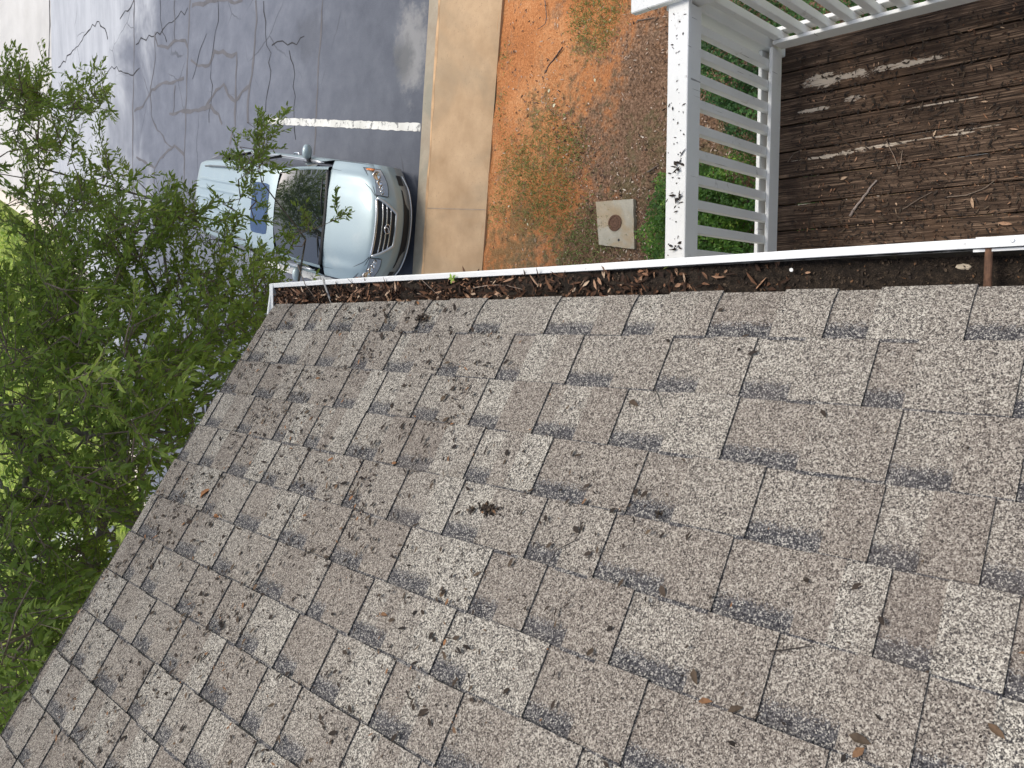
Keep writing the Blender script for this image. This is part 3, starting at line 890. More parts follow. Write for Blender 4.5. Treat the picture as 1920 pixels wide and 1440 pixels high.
# seedling
sd = empty('seedling', GL(862, 530, -.02)); c0 = Vector(sd.location)
tag(sd, 'small bright green seedling sprouting from the gutter compost', 'seedling')
st = stick('stem', [c0, c0 + Vector((.004, .0, .018)), c0 + Vector((.012, .003, .032))], .0009, .0006, MAT['boxleaf'], None, None)
adopt(st, sd)
for i, (dx, dy, l) in enumerate(((.6, -.8, .020), (.2, .9, .017), (-.9, .2, .015), (1, .3, .019), (-.3, -1, .014), (.9, -.2, .013))):
    P0 = np.array([c0 + Vector((.010, .002, .026 + .001 * i))]); T = unit(np.array([[dx, dy, .35]]))
    o = leaves('leaf', P0, T, np.array([[0, 0, 1.0]]), np.array([l]), np.array([l * .5]), np.array([.9 + .02 * i]), MAT['boxleaf'], None)
    adopt(o, sd)
# long green willow-oak leaf hanging on the lip
a, b = np.array(GL(1243, 505, -.012)), np.array(GL(1270, 485, .004))
o = leaves('green_leaf', a[None], unit((b - a)[None]), np.array([[0, 0, 1.0]]), np.array([np.linalg.norm(b - a)]), np.array([.006]), np.array([.97]), MAT['oakleaf'])
tag(o, 'narrow yellow green leaf resting against the gutter lip beside the railing', 'leaf')
# pale stone chip and tiny white chip
def chip(px, py, dz, r, mat, label, cat, sq=(1, 1, .35), name='stone_chip'):
    c = G(px, py, ZL + dz); m = MB(); V = []
    k = 7
    for lv, sc in ((0, .8), (1, 1), (2, .75)):
        for q in range(k):
            t_ = 2 * math.pi * q / k; rr = r * sc * (0.8 + .35 * random.random())
            V.append((c[0] + rr * math.cos(t_) * sq[0], c[1] + rr * math.sin(t_) * sq[1], c[2] + r * sq[2] * lv * .5))
    Fc = [tuple(range(k))[::-1], tuple(range(2 * k, 3 * k))] + [(l * k + q, l * k + (q + 1) % k, (l + 1) * k + (q + 1) % k, (l + 1) * k + q) for l in (0, 1) for q in range(k)]
    m.add(V, Fc); o = m.build(name, mat); tag(o, label, cat); return o
MAT['stone'] = simple("pale_stone", (.52, .44, .33), .8, var=.35, vs=120)
chip(1808, 500, -.057, .0115, MAT['stone'], 'flat tan stone flake lying in the gutter near the rusty spike', 'stone', (.55, 1.35, .4))
chip(1484, 506, -.028, .0042, MAT['paint_clean'], 'tiny white paint flake on black gutter compost', 'paint flake', name='paint_flake')
chip(1468, 486, -.022, .0035, MAT['stone'], 'small tan crumb in gutter compost near the lip, left of the white paint flake', 'stone')

# ---- blackened bits scattered over the shingles
def roof_hit(px, py, h=.006):
    r = ray(px, py); N = np.array([SP, 0, CP]); P0 = np.array([XR, 0, ZR - CZ]) + N * h
    return r * N.dot(P0) / N.dot(r) + np.array([0, 0, CZ])
RN = np.array([SP, 0, CP])
n = 60000
yy = 2.82 - rng.random(n) ** 1.0 * 3.6
ss = -.112 + rng.random(n) * 2.2
dens = np.interp(yy, [-.8, .7, 1.4, 2.8], [.015, .05, .36, .62]) * np.interp(ss, [-.1, .0, .5, 1.4, 2.2], [.8, .8, .75, .5, .5])
# the near eave corner is almost clean
dens *= np.where((ss < .35) & (yy < 1.5), .22, 1.0)
cl = np.sin(yy * 7 + ss * 3) * np.sin(ss * 9 - yy * 2)
dens *= np.clip(.75 + .6 * cl, .1, 1.5)
sel = rng.random(n) < dens; yy, ss = yy[sel], ss[sel]; n = len(yy)
def rp_np(s, y, h):
    d = 3.2 * np.maximum(0, -.066 - s) ** 2
    return np.stack([XR - s * CP + h * SP, y, ZR + s * SP + h * CP - d], 1)
e = .143
hh = .0046 + .0042 * (1 - np.mod(ss + e, e) / e)
P = rp_np(ss, yy, hh + .0055)
Lb = .005 + .018 * rng.random(n) ** 2.8
Nn = unit(RN + rng.normal(size=(n, 3)) * .18)
# bits tend to lie down the slope
dn = np.array([CP, 0, -SP]); T = unit(dn * rng.normal(size=(n, 1)) * 1.3 + np.array([0, 1, 0]) * rng.normal(size=(n, 1)) * .8 + 1e-6)
T = unit(T - Nn * np.sum(T * Nn, 1, keepdims=True))
o = leaves('roof_leaf_bits', P, T, Nn, Lb, Lb * (.22 + .38 * rng.random(n)), rng.random(n), MAT['darkbits'], None, curl=rng.normal(size=n) * .25, fold=.1)
tag(o, 'small blackened leaf bits scattered over the brown and grey shingles', 'leaf bits', kind='stuff')

def roof_leaf(px, py, L, ang, tone, label, name='dead_leaf', wr=.42, cat='leaf', grp=None):
    P0 = roof_hit(px, py, .009); a = math.radians(ang)
    ex = np.array([0, -1, 0]); ey = np.array([CP, 0, -SP])
    T = ex * math.cos(a) + ey * math.sin(a)
    o = leaves(name, (P0 - T * L / 2)[None], T[None], RN[None], np.array([L]), np.array([L * wr]), np.array([tone]), MAT['darkbits'], None, curl=.12, fold=.5)
    tag(o, label, cat, grp); return o
roof_leaf(1188, 756, .030, -20, .8, 'olive brown dead leaf on pale shingle below the eave middle')
roof_leaf(1303, 1268, .028, -60, .85, 'brown dead leaf with folded tail on shingles, low centre right')
roof_leaf(1322, 1315, .024, 20, .97, 'small rusty brown leaf piece on a shingle seam just below the folded brown leaf')
roof_leaf(1612, 1386, .032, -2, .82, 'long dark leaf lying level near the bottom edge of the roof picture')
roof_leaf(1868, 1370, .026, -30, .93, 'curled brown and yellow leaf on shingles at the lower right corner')
roof_leaf(1608, 1100, .022, 40, .7, 'dark brown leaf on shingles right of centre, alone on a pale tab')
roof_leaf(795, 1337, .034, 40, .6, 'long blackish leaf low on the roof, left of centre')
roof_leaf(385, 925, .050, 60, 1.0, 'reddish brown dead leaf on shingles near the rake edge')
roof_leaf(405, 968, .030, 5, 1.0, 'small red brown leaf on shingles just below the larger reddish leaf')
roof_leaf(1292, 1005, .02, 70, .5, 'tiny olive leaf lying across a dark shingle band')
roof_leaf(720, 1152, .022, 5, .96, 'pale tan leaf scrap on shingles in the lower left half')
roof_leaf(1378, 1330, .026, 35, .8, 'forked dark brown leaf on shingles right of the rusty leaf piece')
# clump of rotted leaves
def clump(px, py, r, label, n=110):
    c = roof_hit(px, py, .010)
    P = c + np.array([[0, -1, 0]]) * rng.normal(size=(n, 1)) * r * .55 + np.array([[CP, 0, -SP]]) * rng.normal(size=(n, 1)) * r * .25 + RN * np.abs(rng.normal(size=(n, 1))) * r * .18
    N = unit(RN + rng.normal(size=(n, 3)) * .5); T = unit(np.cross(N, randdir(n)))
    o = leaves('leaf_clump', P, T, N, .005 + .009 * rng.random(n), .003 + .005 * rng.random(n), rng.random(n), MAT['darkbits'], None, curl=rng.normal(size=n) * .4)
    tag(o, label, 'leaf clump')
clump(918, 955, .020, 'blackened clump of rotted leaves on the middle of the roof')
clump(792, 597, .024, 'dark streaky clump of leaf rot just below the gutter', 60)
clump(884, 957, .009, 'small brown scrap of rotted leaf beside the big clump', 16)
clump(1235, 585 + 380, .006, 'tiny black speck cluster on the shingle band right of the clump', 10)
def rstick(pts, r, label, mat=None):
    stick('twig', [roof_hit(x, y, .009) for x, y in pts], r, r * .6, mat or MAT['darktwig'], label, 'twig')
MAT['darktwig'] = simple("wet_dark_twig", (.035, .026, .02), .8)
rstick([(1228, 728), (1235, 745), (1241, 762)], .0011, 'short dark twig across a shingle edge in the upper middle of the roof')
rstick([(1032, 1052), (1045, 1030), (1075, 1015), (1087, 998), (1089, 975)], .0009, 'hair thin curved twig on shingles right of the leaf clump')
rstick([(1444, 1221), (1475, 1218), (1522, 1211)], .0013, 'dark straight twig lying level on shingles at lower right')
rstick([(1208, 1340), (1225, 1328), (1245, 1335), (1250, 1350), (1230, 1380)], .0008, 'curled hair thin twig at the bottom of the roof')
rstick([(528, 770), (531, 750), (550, 735), (562, 735)], .001, 'curved thin dark twig on shingles near the rake edge')

# ================================================================== BALCONY
ZD = CZ - 3.80
bal = empty('balcony', (0.7, 0.3, 0)); 
tag(bal, 'raised balcony with dark weathered plank floor and white painted railings', 'balcony')
def ba(o): return adopt(o, bal)
m = MB()
xb = 1.335; k = 0
while xb > -.45:
    wd = .128
    y0, y1 = -2.6, 1.885
    # each board a slightly cupped, uneven strip
    V = []; Fc = []; nseg = 46; prof = [(-.5, -.004), (-.485, 0), (-.2, -.0012), (.2, -.0012), (.485, 0), (.5, -.004)]
    tn = random.random()
    ph = random.random() * 6
    for i in range(nseg + 1):
        y = y0 + (y1 - y0) * i / nseg
        for (u, h) in prof: V.append((xb - wd / 2 + u * (wd - .006 - .002 * math.sin(y * 3 + ph)), y, ZD + h + .0015 * math.sin(y * 2 + ph)))
        V.append((xb - wd / 2 + .5 * (wd - .006), y, ZD - .03)); V.append((xb - wd / 2 - .5 * (wd - .006), y, ZD - .03))
    L = len(prof) + 2
    for i in range(nseg):
        for q in range(len(prof) - 1): a = i * L + q; Fc.append((a, a + 1, a + L + 1, a + L))
        a = i * L; Fc.append((a + 5, a + 6, a + L + 6, a + L + 5)); Fc.append((a + 7, a, a + L, a + L + 7))
    Fc.append((0, 1, 2, 3, 4, 5, 6, 7)); a = nseg * L; Fc.append(tuple(a + q for q in range(8))[::-1])
    m.add(V, Fc, tn)
    xb -= wd; k += 1
ba(m.build('floor', MAT['deck']))
m = MB()
for y in (-2.4, -1.6, -.8, 0.0, .8, 1.6, 1.83): m.box(-.4, 1.33, y, y + .04, ZD - .22, ZD - .034)
m.box(1.31, 1.34, -2.6, 1.885, ZD - .23, ZD - .036)
ba(m.build('joists', simple("dark_joist", (.03, .022, .017), .9)))
m = MB(); m.box(1.342, 1.375, -2.6, 1.99, ZD - .24, ZD - .01, .003); m.box(-.4, 1.34, 1.888, 1.915, ZD - .24, ZD - .012, .003)
ba(m.build('rim_board', MAT['paint']))
# posts down to the ground
for (x, y) in ((1.285, 1.815), (.02, 1.86), (1.285, -2.3)):
    m = MB()
    m.box(x, x + .098, y, y + .098, (.05 if y != 1.815 else .05), CZ - 2.90, .004)
    p = ba(m.build('post', MAT['paint']))
RL = MAT['paint']
def rail_x(y0):
    """the rail across the far end of the balcony"""
    xa, xb = .03, 1.284
    m = MB(); m.box(xa, 1.33, y0 - .003, y0 + .094, CZ - 2.90, CZ - 2.872, .003)
    cap = ba(m.build('railing', RL)); cap['label'] = 'short railing across the end of the balcony, its cap spotted with debris'
    m = MB(); m.box(xa, xb, y0 + .001, y0 + .019, CZ - 2.980, CZ - 2.9005, .002); m.box(xa, xb, y0 + .059, y0 + .078, CZ - 2.980, CZ - 2.9005, .002)
    adopt(m.build('top_rail', RL), cap)
    m = MB(); m.box(xa, xb, y0 + .001, y0 + .018, CZ - 3.716, CZ - 3.618, .002)
    adopt(m.build('bottom_rail', RL), cap)
    m = MB(); m.box(xa, xb, y0 + .058, y0 + .076, CZ - 3.700, CZ - 3.626, .002)
    adopt(m.build('bottom_rail', RL), cap)
    xs = [1.135 - .1043 * i for i in range(11)]
    for i, x in enumerate([1.232] + xs):
        if x < .05: continue
        m = MB(); m.box(x - .0375, x, y0 + .0195, y0 + .0575, CZ - 3.712, CZ - 2.9008, .0025)
        adopt(m.build('baluster', RL), cap)
rail_x(1.790)
def rail_y(x0):
    ya, yb = -2.3, 1.813
    m = MB(); m.box(x0 - .004, x0 + .128, ya, 2.045, CZ - 2.869, CZ - 2.832, .004)
    cap = ba(m.build('railing', RL)); cap['label'] = 'long outer railing along the balcony edge away from the house'
    m = MB(); m.box(x0 + .001, x0 + .019, ya, yb, CZ - 2.98, CZ - 2.8695, .002)
    m.box(x0 + .060, x0 + .078, ya, yb, CZ - 2.98, CZ - 2.8695, .002)
    adopt(m.build('top_rail', RL), cap)
    m = MB(); m.box(x0 + .001, x0 + .018, ya, yb - .02, CZ - 3.716, CZ - 3.618, .002)
    adopt(m.build('bottom_rail', RL), cap)
    m = MB(); m.box(x0 + .060, x0 + .078, ya, yb, CZ - 3.70, CZ - 3.626, .002)
    adopt(m.build('bottom_rail', RL), cap)
    y = 1.790
    while y > -2.2:
        m = MB(); m.box(x0 + .0195, x0 + .0575, y - .0375, y, CZ - 3.712, CZ - 2.8698, .0025)
        adopt(m.build('baluster', RL), cap); y -= .111
rail_y(1.294)

# debris on the floor, on the caps
def on_deck(n, x0=-.1, x1=1.28, y0=-.6, y1=1.75):
    return np.stack([x0 + (x1 - x0) * rng.random(n), y0 + (y1 - y0) * rng.random(n), np.full(n, ZD + .004)], 1)
P = on_deck(3600); P = P[rng.random(len(P)) < np.interp(P[:, 0], [.2, .9, 1.3], [1, .55, .4])]; n = len(P)
o = flakes('balcony_leaf_litter', P, (0, 0, 1), .008 + .030 * rng.random(n) ** 2, .0025 + .006 * rng.random(n), MAT['litter'], tone=np.clip(rng.random(n) ** 1.3 * .98, 0, 1), tilt=.35)
tag(o, 'dead leaf scraps scattered over the dark balcony boards', 'leaf litter', kind='stuff')
P = on_deck(5200); n = len(P)
o = flakes('balcony_bark_bits', P, (0, 0, 1), .010 + .030 * rng.random(n) ** 2, .003 + .007 * rng.random(n), MAT['darkbits'], tone=rng.random(n) * .9, tilt=.3)
tag(o, 'black crumbs of bark and rotted leaf over the balcony boards', 'bark bits', kind='stuff')
def DK(px, py, dz=.006): return tuple(G(px, py, ZD + dz))
stick('stick', [DK(1594, 406), DK(1605, 388), DK(1625, 362), DK(1644, 338)], .0062, .0045, simple("lichen_stick", (.27, .22, .19), .85, var=.4, vs=60), 'thick grey curved stick on the dark balcony boards', 'stick')
tw = stick('twig', [DK(1662, 265), DK(1676, 292), DK(1686, 318)], .0017, .0012, MAT['twigpale'], 'forked thin tan twig on the balcony boards above the thick stick', 'twig')
adopt(stick('twig_fork', [DK(1686, 318), DK(1690, 298), DK(1692, 282)], .0014, .001, MAT['twigpale'], None, None), tw)
stick('twig', [DK(1775, 369), DK(1812, 366), DK(1848, 352), DK(1864, 339)], .003, .0018, MAT['twig'], 'long brown curved twig on the balcony boards at far right', 'twig')
stick('twig', [DK(1692, 393), DK(1725, 372), DK(1748, 360)], .0022, .0012, MAT['twig'], 'dark thin twig on the balcony boards right of the thick stick', 'twig')
stick('twig', [DK(1477, 304), DK(1488, 288), DK(1503, 281)], .0016, .001, MAT['twig'], 'small reddish twig on the boards beside the railing foot', 'twig')
def dleaf(px, py, L, ang, tone, label, wr=.3):
    P0 = np.array(DK(px, py, .009)); a = math.radians(ang)
    T = np.array([math.sin(a), -math.cos(a), .05])
    o = leaves('dead_leaf', (P0 - T * L / 2)[None], unit(T[None]), np.array([[0, 0, 1.]]), np.array([L]), np.array([L * wr]), np.array([tone]), MAT['litter'], None, curl=.1, fold=.3)
    tag(o, label, 'leaf')
dleaf(1884, 419, .055, -10, .9, 'orange brown leaf on the boards close to the gutter, far right', .28)
dleaf(1823, 380, .05, -80, .94, 'upright tan leaf on the boards left of the orange brown leaf', .25)
dleaf(1582, 334, .035, 15, .97, 'small rusty leaf on boards left of the thick stick', .4)
dleaf(1752, 250, .03, 70, 1.0, 'small white curled leaf on boards beside the pale paint streak', .25)
# tiny debris on the railing cap
n = 60
P = np.stack([.05 + 1.2 * rng.random(n), 1.79 + .085 * rng.random(n), np.full(n, CZ - 2.8705)], 1)
o = flakes('cap_debris', P, (0, 0, 1), .006 + .016 * rng.random(n) ** 2, .003 + .004 * rng.random(n), MAT['darkbits'], tone=rng.random(n) * .8, tilt=.15)
tag(o, 'black bits of debris speckling the white cap of the short railing', 'leaf bits', kind='stuff')
for (px, py, L, lab) in ((1273, 312, .05, 'dark curled leaf clump on the railing cap, the largest there'), (1268, 370, .035, 'dark leaf scrap on the railing cap near the shrub'), (1270, 462, .032, 'long dark leaf on the railing cap right beside the gutter')):
    P0 = G(px, py, CZ - 2.866); k = 9
    P = P0 + rng.normal(size=(k, 3)) * [.012, .008, .002]
    o = flakes('leaf_scrap', P, (0, 0, 1), L * (.3 + .7 * rng.random(k)), .006 + .006 * rng.random(k), MAT['darkbits'], tone=rng.random(k) * .6, tilt=.3, curl=.4)
    tag(o, lab, 'leaf scrap')

# ================================================================== CAR
car = empty('parked_car', (1.354, 9.692, 0.0), -0.198)
tag(car, 'pale silver blue sport utility car parked nose in to the kerb under the oak', 'car')
cinv = wm(car)
def ca(o, par=None): o.parent = par or car; return o       # car parts are modelled in the car's own axes: x = across, y = rearward
def cr_matrix(n, k):
    """Catmull-Rom sampling of n control points with k steps a span"""
    rows = []
    for i in range(n - 1):
        for j in range(k + (i == n - 2)):
            t_ = j / k; r_ = np.zeros(n)
            w_ = [(-t_ + 2 * t_ * t_ - t_ ** 3) / 2, (2 - 5 * t_ ** 2 + 3 * t_ ** 3) / 2, (t_ + 4 * t_ ** 2 - 3 * t_ ** 3) / 2, (t_ ** 3 - t_ ** 2) / 2]
            for q, wq in zip((i - 1, i, i + 1, i + 2), w_):
                if q < 0: r_[0] += 2 * wq; r_[1] -= wq
                elif q >= n: r_[n - 1] += 2 * wq; r_[n - 2] -= wq
                else: r_[q] += wq
            rows.append(r_)
    return np.array(rows)
def patch(name, grid, mat, ku=6, kv=6, mirror=False, parent=None, off=0.0, skip=None, flip=False):
    """smooth surface through a grid of (w, u, z) points; mirror continues it over the centre line"""
    g = np.array(grid, float)
    if mirror == 'join':                                  # first column is on the centre line
        m_ = g[:, :0:-1].copy(); m_[..., 0] *= -1; g = np.concatenate([m_, g], 1)
    A = cr_matrix(g.shape[0], ku); B = cr_matrix(g.shape[1], kv)
    S = np.einsum('ai,ijk,bj->abk', A, g, B)
    if off:
        du = np.gradient(S, axis=0); dv = np.gradient(S, axis=1); nn = unit(np.cross(dv, du)); S = S + nn * off
    def emit(S, fl):
        a, b = S.shape[:2]; i = np.arange(a * b).reshape(a, b)
        Q = np.stack([i[:-1, :-1], i[:-1, 1:], i[1:, 1:], i[1:, :-1]], -1).reshape(-1, 4)
        V = S.reshape(-1, 3)
        if skip is not None:
            c = V[Q].mean(1); Q = Q[~skip(c)]
        return V, (Q if fl else Q[:, ::-1])
    V, Q = emit(S, flip)
    if mirror == 'copy':
        S2 = S.copy(); S2[..., 0] *= -1; V2, Q2 = emit(S2, not flip)
        Q = np.concatenate([Q, Q2 + len(V)]); V = np.concatenate([V, V2])
    return ca(mesh(name, V, Q, mat, None, True), parent)

def plan(w_, k=.42): return k * (abs(w_) / .92) ** 2.4       # how far the nose sweeps back towards the corners
WS = [0, .22, .42, .58, .70, .79, .86, .90]
def top_row(u0, zc, zs, k, crease=0.0):
    out = []
    for i, w_ in enumerate(WS):
        f = (w_ / .90)
        z = zc - (zc - zs) * f ** 3.2
        if crease and i in (4,): z += crease
        if crease and i in (3,): z -= crease * .5
        out.append((w_, u0 + plan(w_, k), z))
    return out
hood_rows = [top_row(1.16, 1.085, .93, .10, .006), top_row(.90, 1.045, .90, .18, .010), top_row(.62, 1.00, .86, .26, .012), top_row(.38, .955, .82, .33, .010), top_row(.20, .905, .77, .40, .004), top_row(.125, .865, .72, .42)]
body = patch('body', hood_rows, MAT['car'], 5, 5, 'join')
body['label'] = 'pale blue bonnet and wings with dusty streaks'
WF = [0, .2, .4, .56, .70, .80, .87, .915]
def f_row(u0, z, k=.42, dz=0.0): return [(w_, u0 + plan(w_, k), z - dz * (w_ / .9) ** 2) for w_ in WF]
fas = [f_row(.118, .868, .42, .145), f_row(.07, .80, .42, .11), f_row(.035, .72, .42, .07), f_row(.00, .62, .42, .03), f_row(-.012, .56, .42), f_row(.0, .48), f_row(.015, .42)]
patch('bumper', fas, MAT['car'], 4, 5, 'join')
low = [f_row(.017, .418), f_row(.022, .38), f_row(.05, .30), f_row(.075, .24), f_row(.12, .20)]
patch('lower_bumper', low, MAT['lowerbumper'], 4, 5, 'join')
# air intake, its silver lip, fog lamp pockets
def f_strip(name, z0, z1, w0, w1, mat, off, n=14, mir=False, u0=lambda z: np.interp(z, [.20, .24, .30, .38, .42, .48, .56, .62, .72, .80, .868], [.12, .075, .05, .022, .015, 0, -.012, 0, .035, .07, .118]), par=None, taper=0.0):
    ws = np.linspace(w0, w1, n); rows = []
    for f in np.linspace(0, 1, 4):
        z = z0 + (z1 - z0) * f
        rows.append([(w_ * (1 - taper * f), float(u0(z)) + plan(w_) - off, z) for w_ in ws])
    return patch(name, rows, mat, 2, 1, 'copy' if mir else False, par)
ik = f_strip('air_intake', .435, .300, -.60, .60, MAT['black'], .006, 24, taper=.08)
f_strip('fog_lamp_pocket', .46, .35, .66, .80, MAT['black'], .006, 6)
f_strip('fog_lamp_pocket', .46, .35, -.80, -.66, MAT['black'], .006, 6)
m = MB()
ws = np.linspace(-.80, .80, 41)
m.tube([(w_, .035 + plan(w_) - .02, .285 + .05 * max(0, abs(w_) - .62) / .2) for w_ in ws], .013, 8)
ca(m.build('bumper_lip', MAT['silver'], None, True))
# grille
gw0, gw1 = .42, .235
gz0, gz1 = .862, .600
def gu(z): return float(np.interp(z, [.42, .48, .56, .62, .72, .80, .868], [.015, 0, -.012, 0, .035, .07, .118]))
rows = []
for f in np.linspace(0, 1, 7):
    z = gz0 + (gz1 - gz0) * f; hw = gw0 + (gw1 - gw0) * f ** 1.3
    rows.append([(w_ * hw, gu(z) + plan(w_ * hw) - .010, z) for w_ in np.linspace(-1, 1, 13)])
grille = patch('grille', rows, MAT['black'], 2, 2)
def gpt(f, s_, off=.022): z = gz0 + (gz1 - gz0) * f; hw = gw0 + (gw1 - gw0) * f ** 1.3; return (s_ * hw, gu(z) + plan(s_ * hw) - off, z)
m = MB()
m.tube([gpt(-.02, s_, .014) for s_ in np.linspace(-1, 1, 21)], .022, 8)
ca(m.build('grille_frame', MAT['chrome'], None, True), grille)
m = MB()
loop = [gpt(f, 1.03) for f in np.linspace(0, 1, 8)] + [gpt(1.0, s_) for s_ in np.linspace(.8, -.8, 9)] + [gpt(f, -1.03) for f in np.linspace(1, 0, 8)]
m.tube(loop, .021, 8); ca(m.build('grille_frame', MAT['silver'], None, True), grille)
for f in (.26, .48, .70):
    m = MB(); m.tube([gpt(f, s_, .018) for s_ in np.linspace(-.97, .97, 17)], .011, 8); ca(m.build('grille_bar', MAT['chrome'], None, True), grille)
# oval emblem with the slanted letter in it
m = MB(); cz_, cu = .735, gu(.735) - .046
m.tube([(.068 * math.cos(q), cu, cz_ + .048 * math.sin(q)) for q in np.linspace(0, 2 * math.pi, 29)], .0075, 8, False)
m.tube([(.030, cu, cz_ + .030), (.012, cu, cz_ - .018), (-.040, cu, cz_ - .018)], .0075, 8)
ca(m.build('emblem', MAT['chrome'], None, True), grille)
m = MB(); m.lathe([(0, 0), (.062, 0), (.066, .01)], (0, cu + .006, cz_), 'y', 24); ca(m.build('emblem_base', MAT['black']), grille)
# headlights
def hl_surf(w_, z):      # on the nose surface
    return (w_, gu(min(z, .868)) + plan(w_) , z)
hlg = []
for f in np.linspace(0, 1, 5):                              # inner -> outer rear
    w_ = .47 + (.85 - .47) * f
    ztop = .845 - .045 * f; zbot = .70 + .0 * f + (.03 * math.sin(f * 3.14) * -1)
    col = []
    for g_ in np.linspace(0, 1, 5):
        z = ztop + (zbot - ztop) * g_
        back = (1 - g_) * (.05 + .17 * f ** 1.2)
        col.append((w_, gu(z) + plan(w_) - .016 + back * .95, z + (1 - g_) * (.035 * f)))
    hlg.append(col)
for sgn in (1, -1):
    g2_ = [[(p[0] * sgn, p[1], p[2] + .006) for p in c] for c in hlg]
    hl = patch('headlight', g2_, MAT['lens'], 4, 4, False, off=0.0, flip=(sgn > 0))
    m = MB()
    for (w_, r_, dz) in ((.755, .060, .008), (.655, .040, .0), (.585, .030, -.008), (.53, .024, -.012)):
        z = .775 + dz; u_ = gu(z) + plan(w_) + .02
        m = MB(); m.lathe([(0, .012), (r_ * .6, .006), (r_, -.012), (r_ * 1.08, -.016), (r_ * 1.1, .0)], (w_ * sgn, u_ - .028, z + .020), 'y', 18)
        ca(m.build('lamp_bowl', MAT['chrome'], None, True), hl)
    m = MB(); m.tube([(.832 * sgn, gu(.77) + plan(.84) + q * .16, .795 + .03 * q) for q in (0, .4, .8, 1)], [.014, .017, .014, .008], 8)
    ca(m.build('turn_signal', MAT['amber'], None, True), hl)
# panel gaps: bonnet shut lines, lamp outlines
def top_pt(w_, t_, lift=.0015):
    rr_ = [(1.16, 1.085, .93, .10), (.90, 1.045, .90, .18), (.62, 1.00, .86, .26), (.38, .955, .82, .33), (.20, .905, .77, .40), (.125, .865, .72, .42)]
    u0, zc, zs, k_ = [float(np.interp(t_, range(6), [q[i_] for q in rr_])) for i_ in range(4)]
    return (w_, u0 + plan(w_, k_), zc - (zc - zs) * (abs(w_) / .90) ** 3.2 + lift)
for sg in (1, -1):
    m = MB(); m.tube([top_pt(sg * w_, t_) for w_, t_ in zip(np.interp(np.linspace(0, 5, 24), [0, 1, 2, 3, 4, 5], [.765, .755, .725, .665, .565, .455]), np.linspace(0, 4.85, 24))], .0042, 5)
    ca(m.build('panel_gap', MAT['black'], None, True), body)
    c_ = hlg; edge = [p for p in [q[0] for q in c_]] + [q for q in c_[-1]][1:] + [q[-1] for q in c_[::-1]][1:] + [q for q in c_[0][::-1]][1:]
    m = MB(); m.tube([(p[0] * sg, p[1] - .002, p[2] + .008) for p in edge], .0048, 5)
    ca(m.build('lamp_seal', MAT['black'], None, True), body)
# windshield, cowl, wipers
ws_g = []
for f in np.linspace(0, 1, 5):
    row = []
    for s_ in np.linspace(0, 1, 6):
        wb, wt = .745, .600
        hw = wb + (wt - wb) * f
        u_ = (1.165 + .085 * s_ ** 2.2) + (1.83 - 1.165 + (.03 - 0) * s_ ** 2) * f
        z_ = 1.085 + (1.575 - 1.085) * f + .035 * math.sin(f * math.pi) - (.020 + .008 * f) * s_ ** 2
        row.append((hw * s_, u_, z_))
    ws_g.append(row)
patch('windshield', ws_g, MAT['glass'], 4, 4, 'join', flip=True)
m = MB()
for k in range(2):
    pts = [(w_, 1.15 + .085 * (abs(w_) / .745) ** 2.2 + .018 * k, 1.083 - .035 * (abs(w_) / .745) ** 2 + .004 * k) for w_ in np.linspace(-.73, .73, 25)]
    m.tube(pts, .022, 6)
ca(m.build('cowl', MAT['black'], None, True))
for w0, w1 in ((.05, .62), (-.62, -.08)):
    m = MB(); m.tube([(w0, 1.19, 1.125), ((w0 + w1) / 2, 1.225, 1.145), (w1, 1.265, 1.118)], [.008, .011, .006], 6)
    ca(m.build('wiper', MAT['black'], None, True))
# roof with its flutes
def roof_z(u_, s_): return float(np.interp(u_, [1.83, 2.0, 2.4, 3.0, 3.6, 4.2, 4.5, 4.62], [1.580, 1.618, 1.655, 1.675, 1.672, 1.645, 1.615, 1.585])) - .050 * s_ ** 2.4
def roof_w(u_): return float(np.interp(u_, [1.83, 2.4, 3.4, 4.2, 4.62], [.600, .615, .605, .575, .545]))
us = np.concatenate([np.linspace(1.83, 2.66, 12), np.linspace(2.72, 4.45, 14), [4.52, 4.58, 4.62]])
ss_ = np.linspace(0, 1, 41)
rows = []
for u_ in us:
    row = []
    for s_ in ss_:
        w_ = roof_w(u_) * s_
        rib = 0.0
        if 2.9 < u_ < 4.45:
            for c_ in (0.0, .155, .31):
                rib += .019 * math.exp(-((w_ - c_) / .016) ** 4)
            rib *= min(1, (u_ - 2.9) / .2, (4.45 - u_) / .1)
        row.append((w_, u_ + .02 * (1 - s_), roof_z(u_, s_) + rib))
    rows.append(row)
patch('roof', rows, MAT['car'], 1, 1, 'join', flip=True)
rows = [[(w_, u_, roof_z(u_, abs(w_) / .6) + .004) for w_ in np.linspace(-.40, .40, 9)] for u_ in np.linspace(1.985, 2.44, 6)]
g_ = np.array(rows)
# rounded corners
for a_ in (0, -1):
    for b_ in (0, -1): g_[a_, b_, 0] *= .955; g_[a_, b_, 1] += (.018 if a_ == 0 else -.018)
patch('sunroof', g_, MAT['sunroof'], 2, 2, False, flip=True)
for sg in (1, -1):
    m = MB(); pts = [(sg * (roof_w(u_) - .045), u_, roof_z(u_, .92) + (.045 if 2.75 < u_ < 4.15 else .005)) for u_ in np.linspace(2.62, 4.28, 15)]
    m.tube(pts, .014, 8); ca(m.build('roof_rail', MAT['railgrey'], None, True))
    # rail stays on their dark feet
    rr_ = []
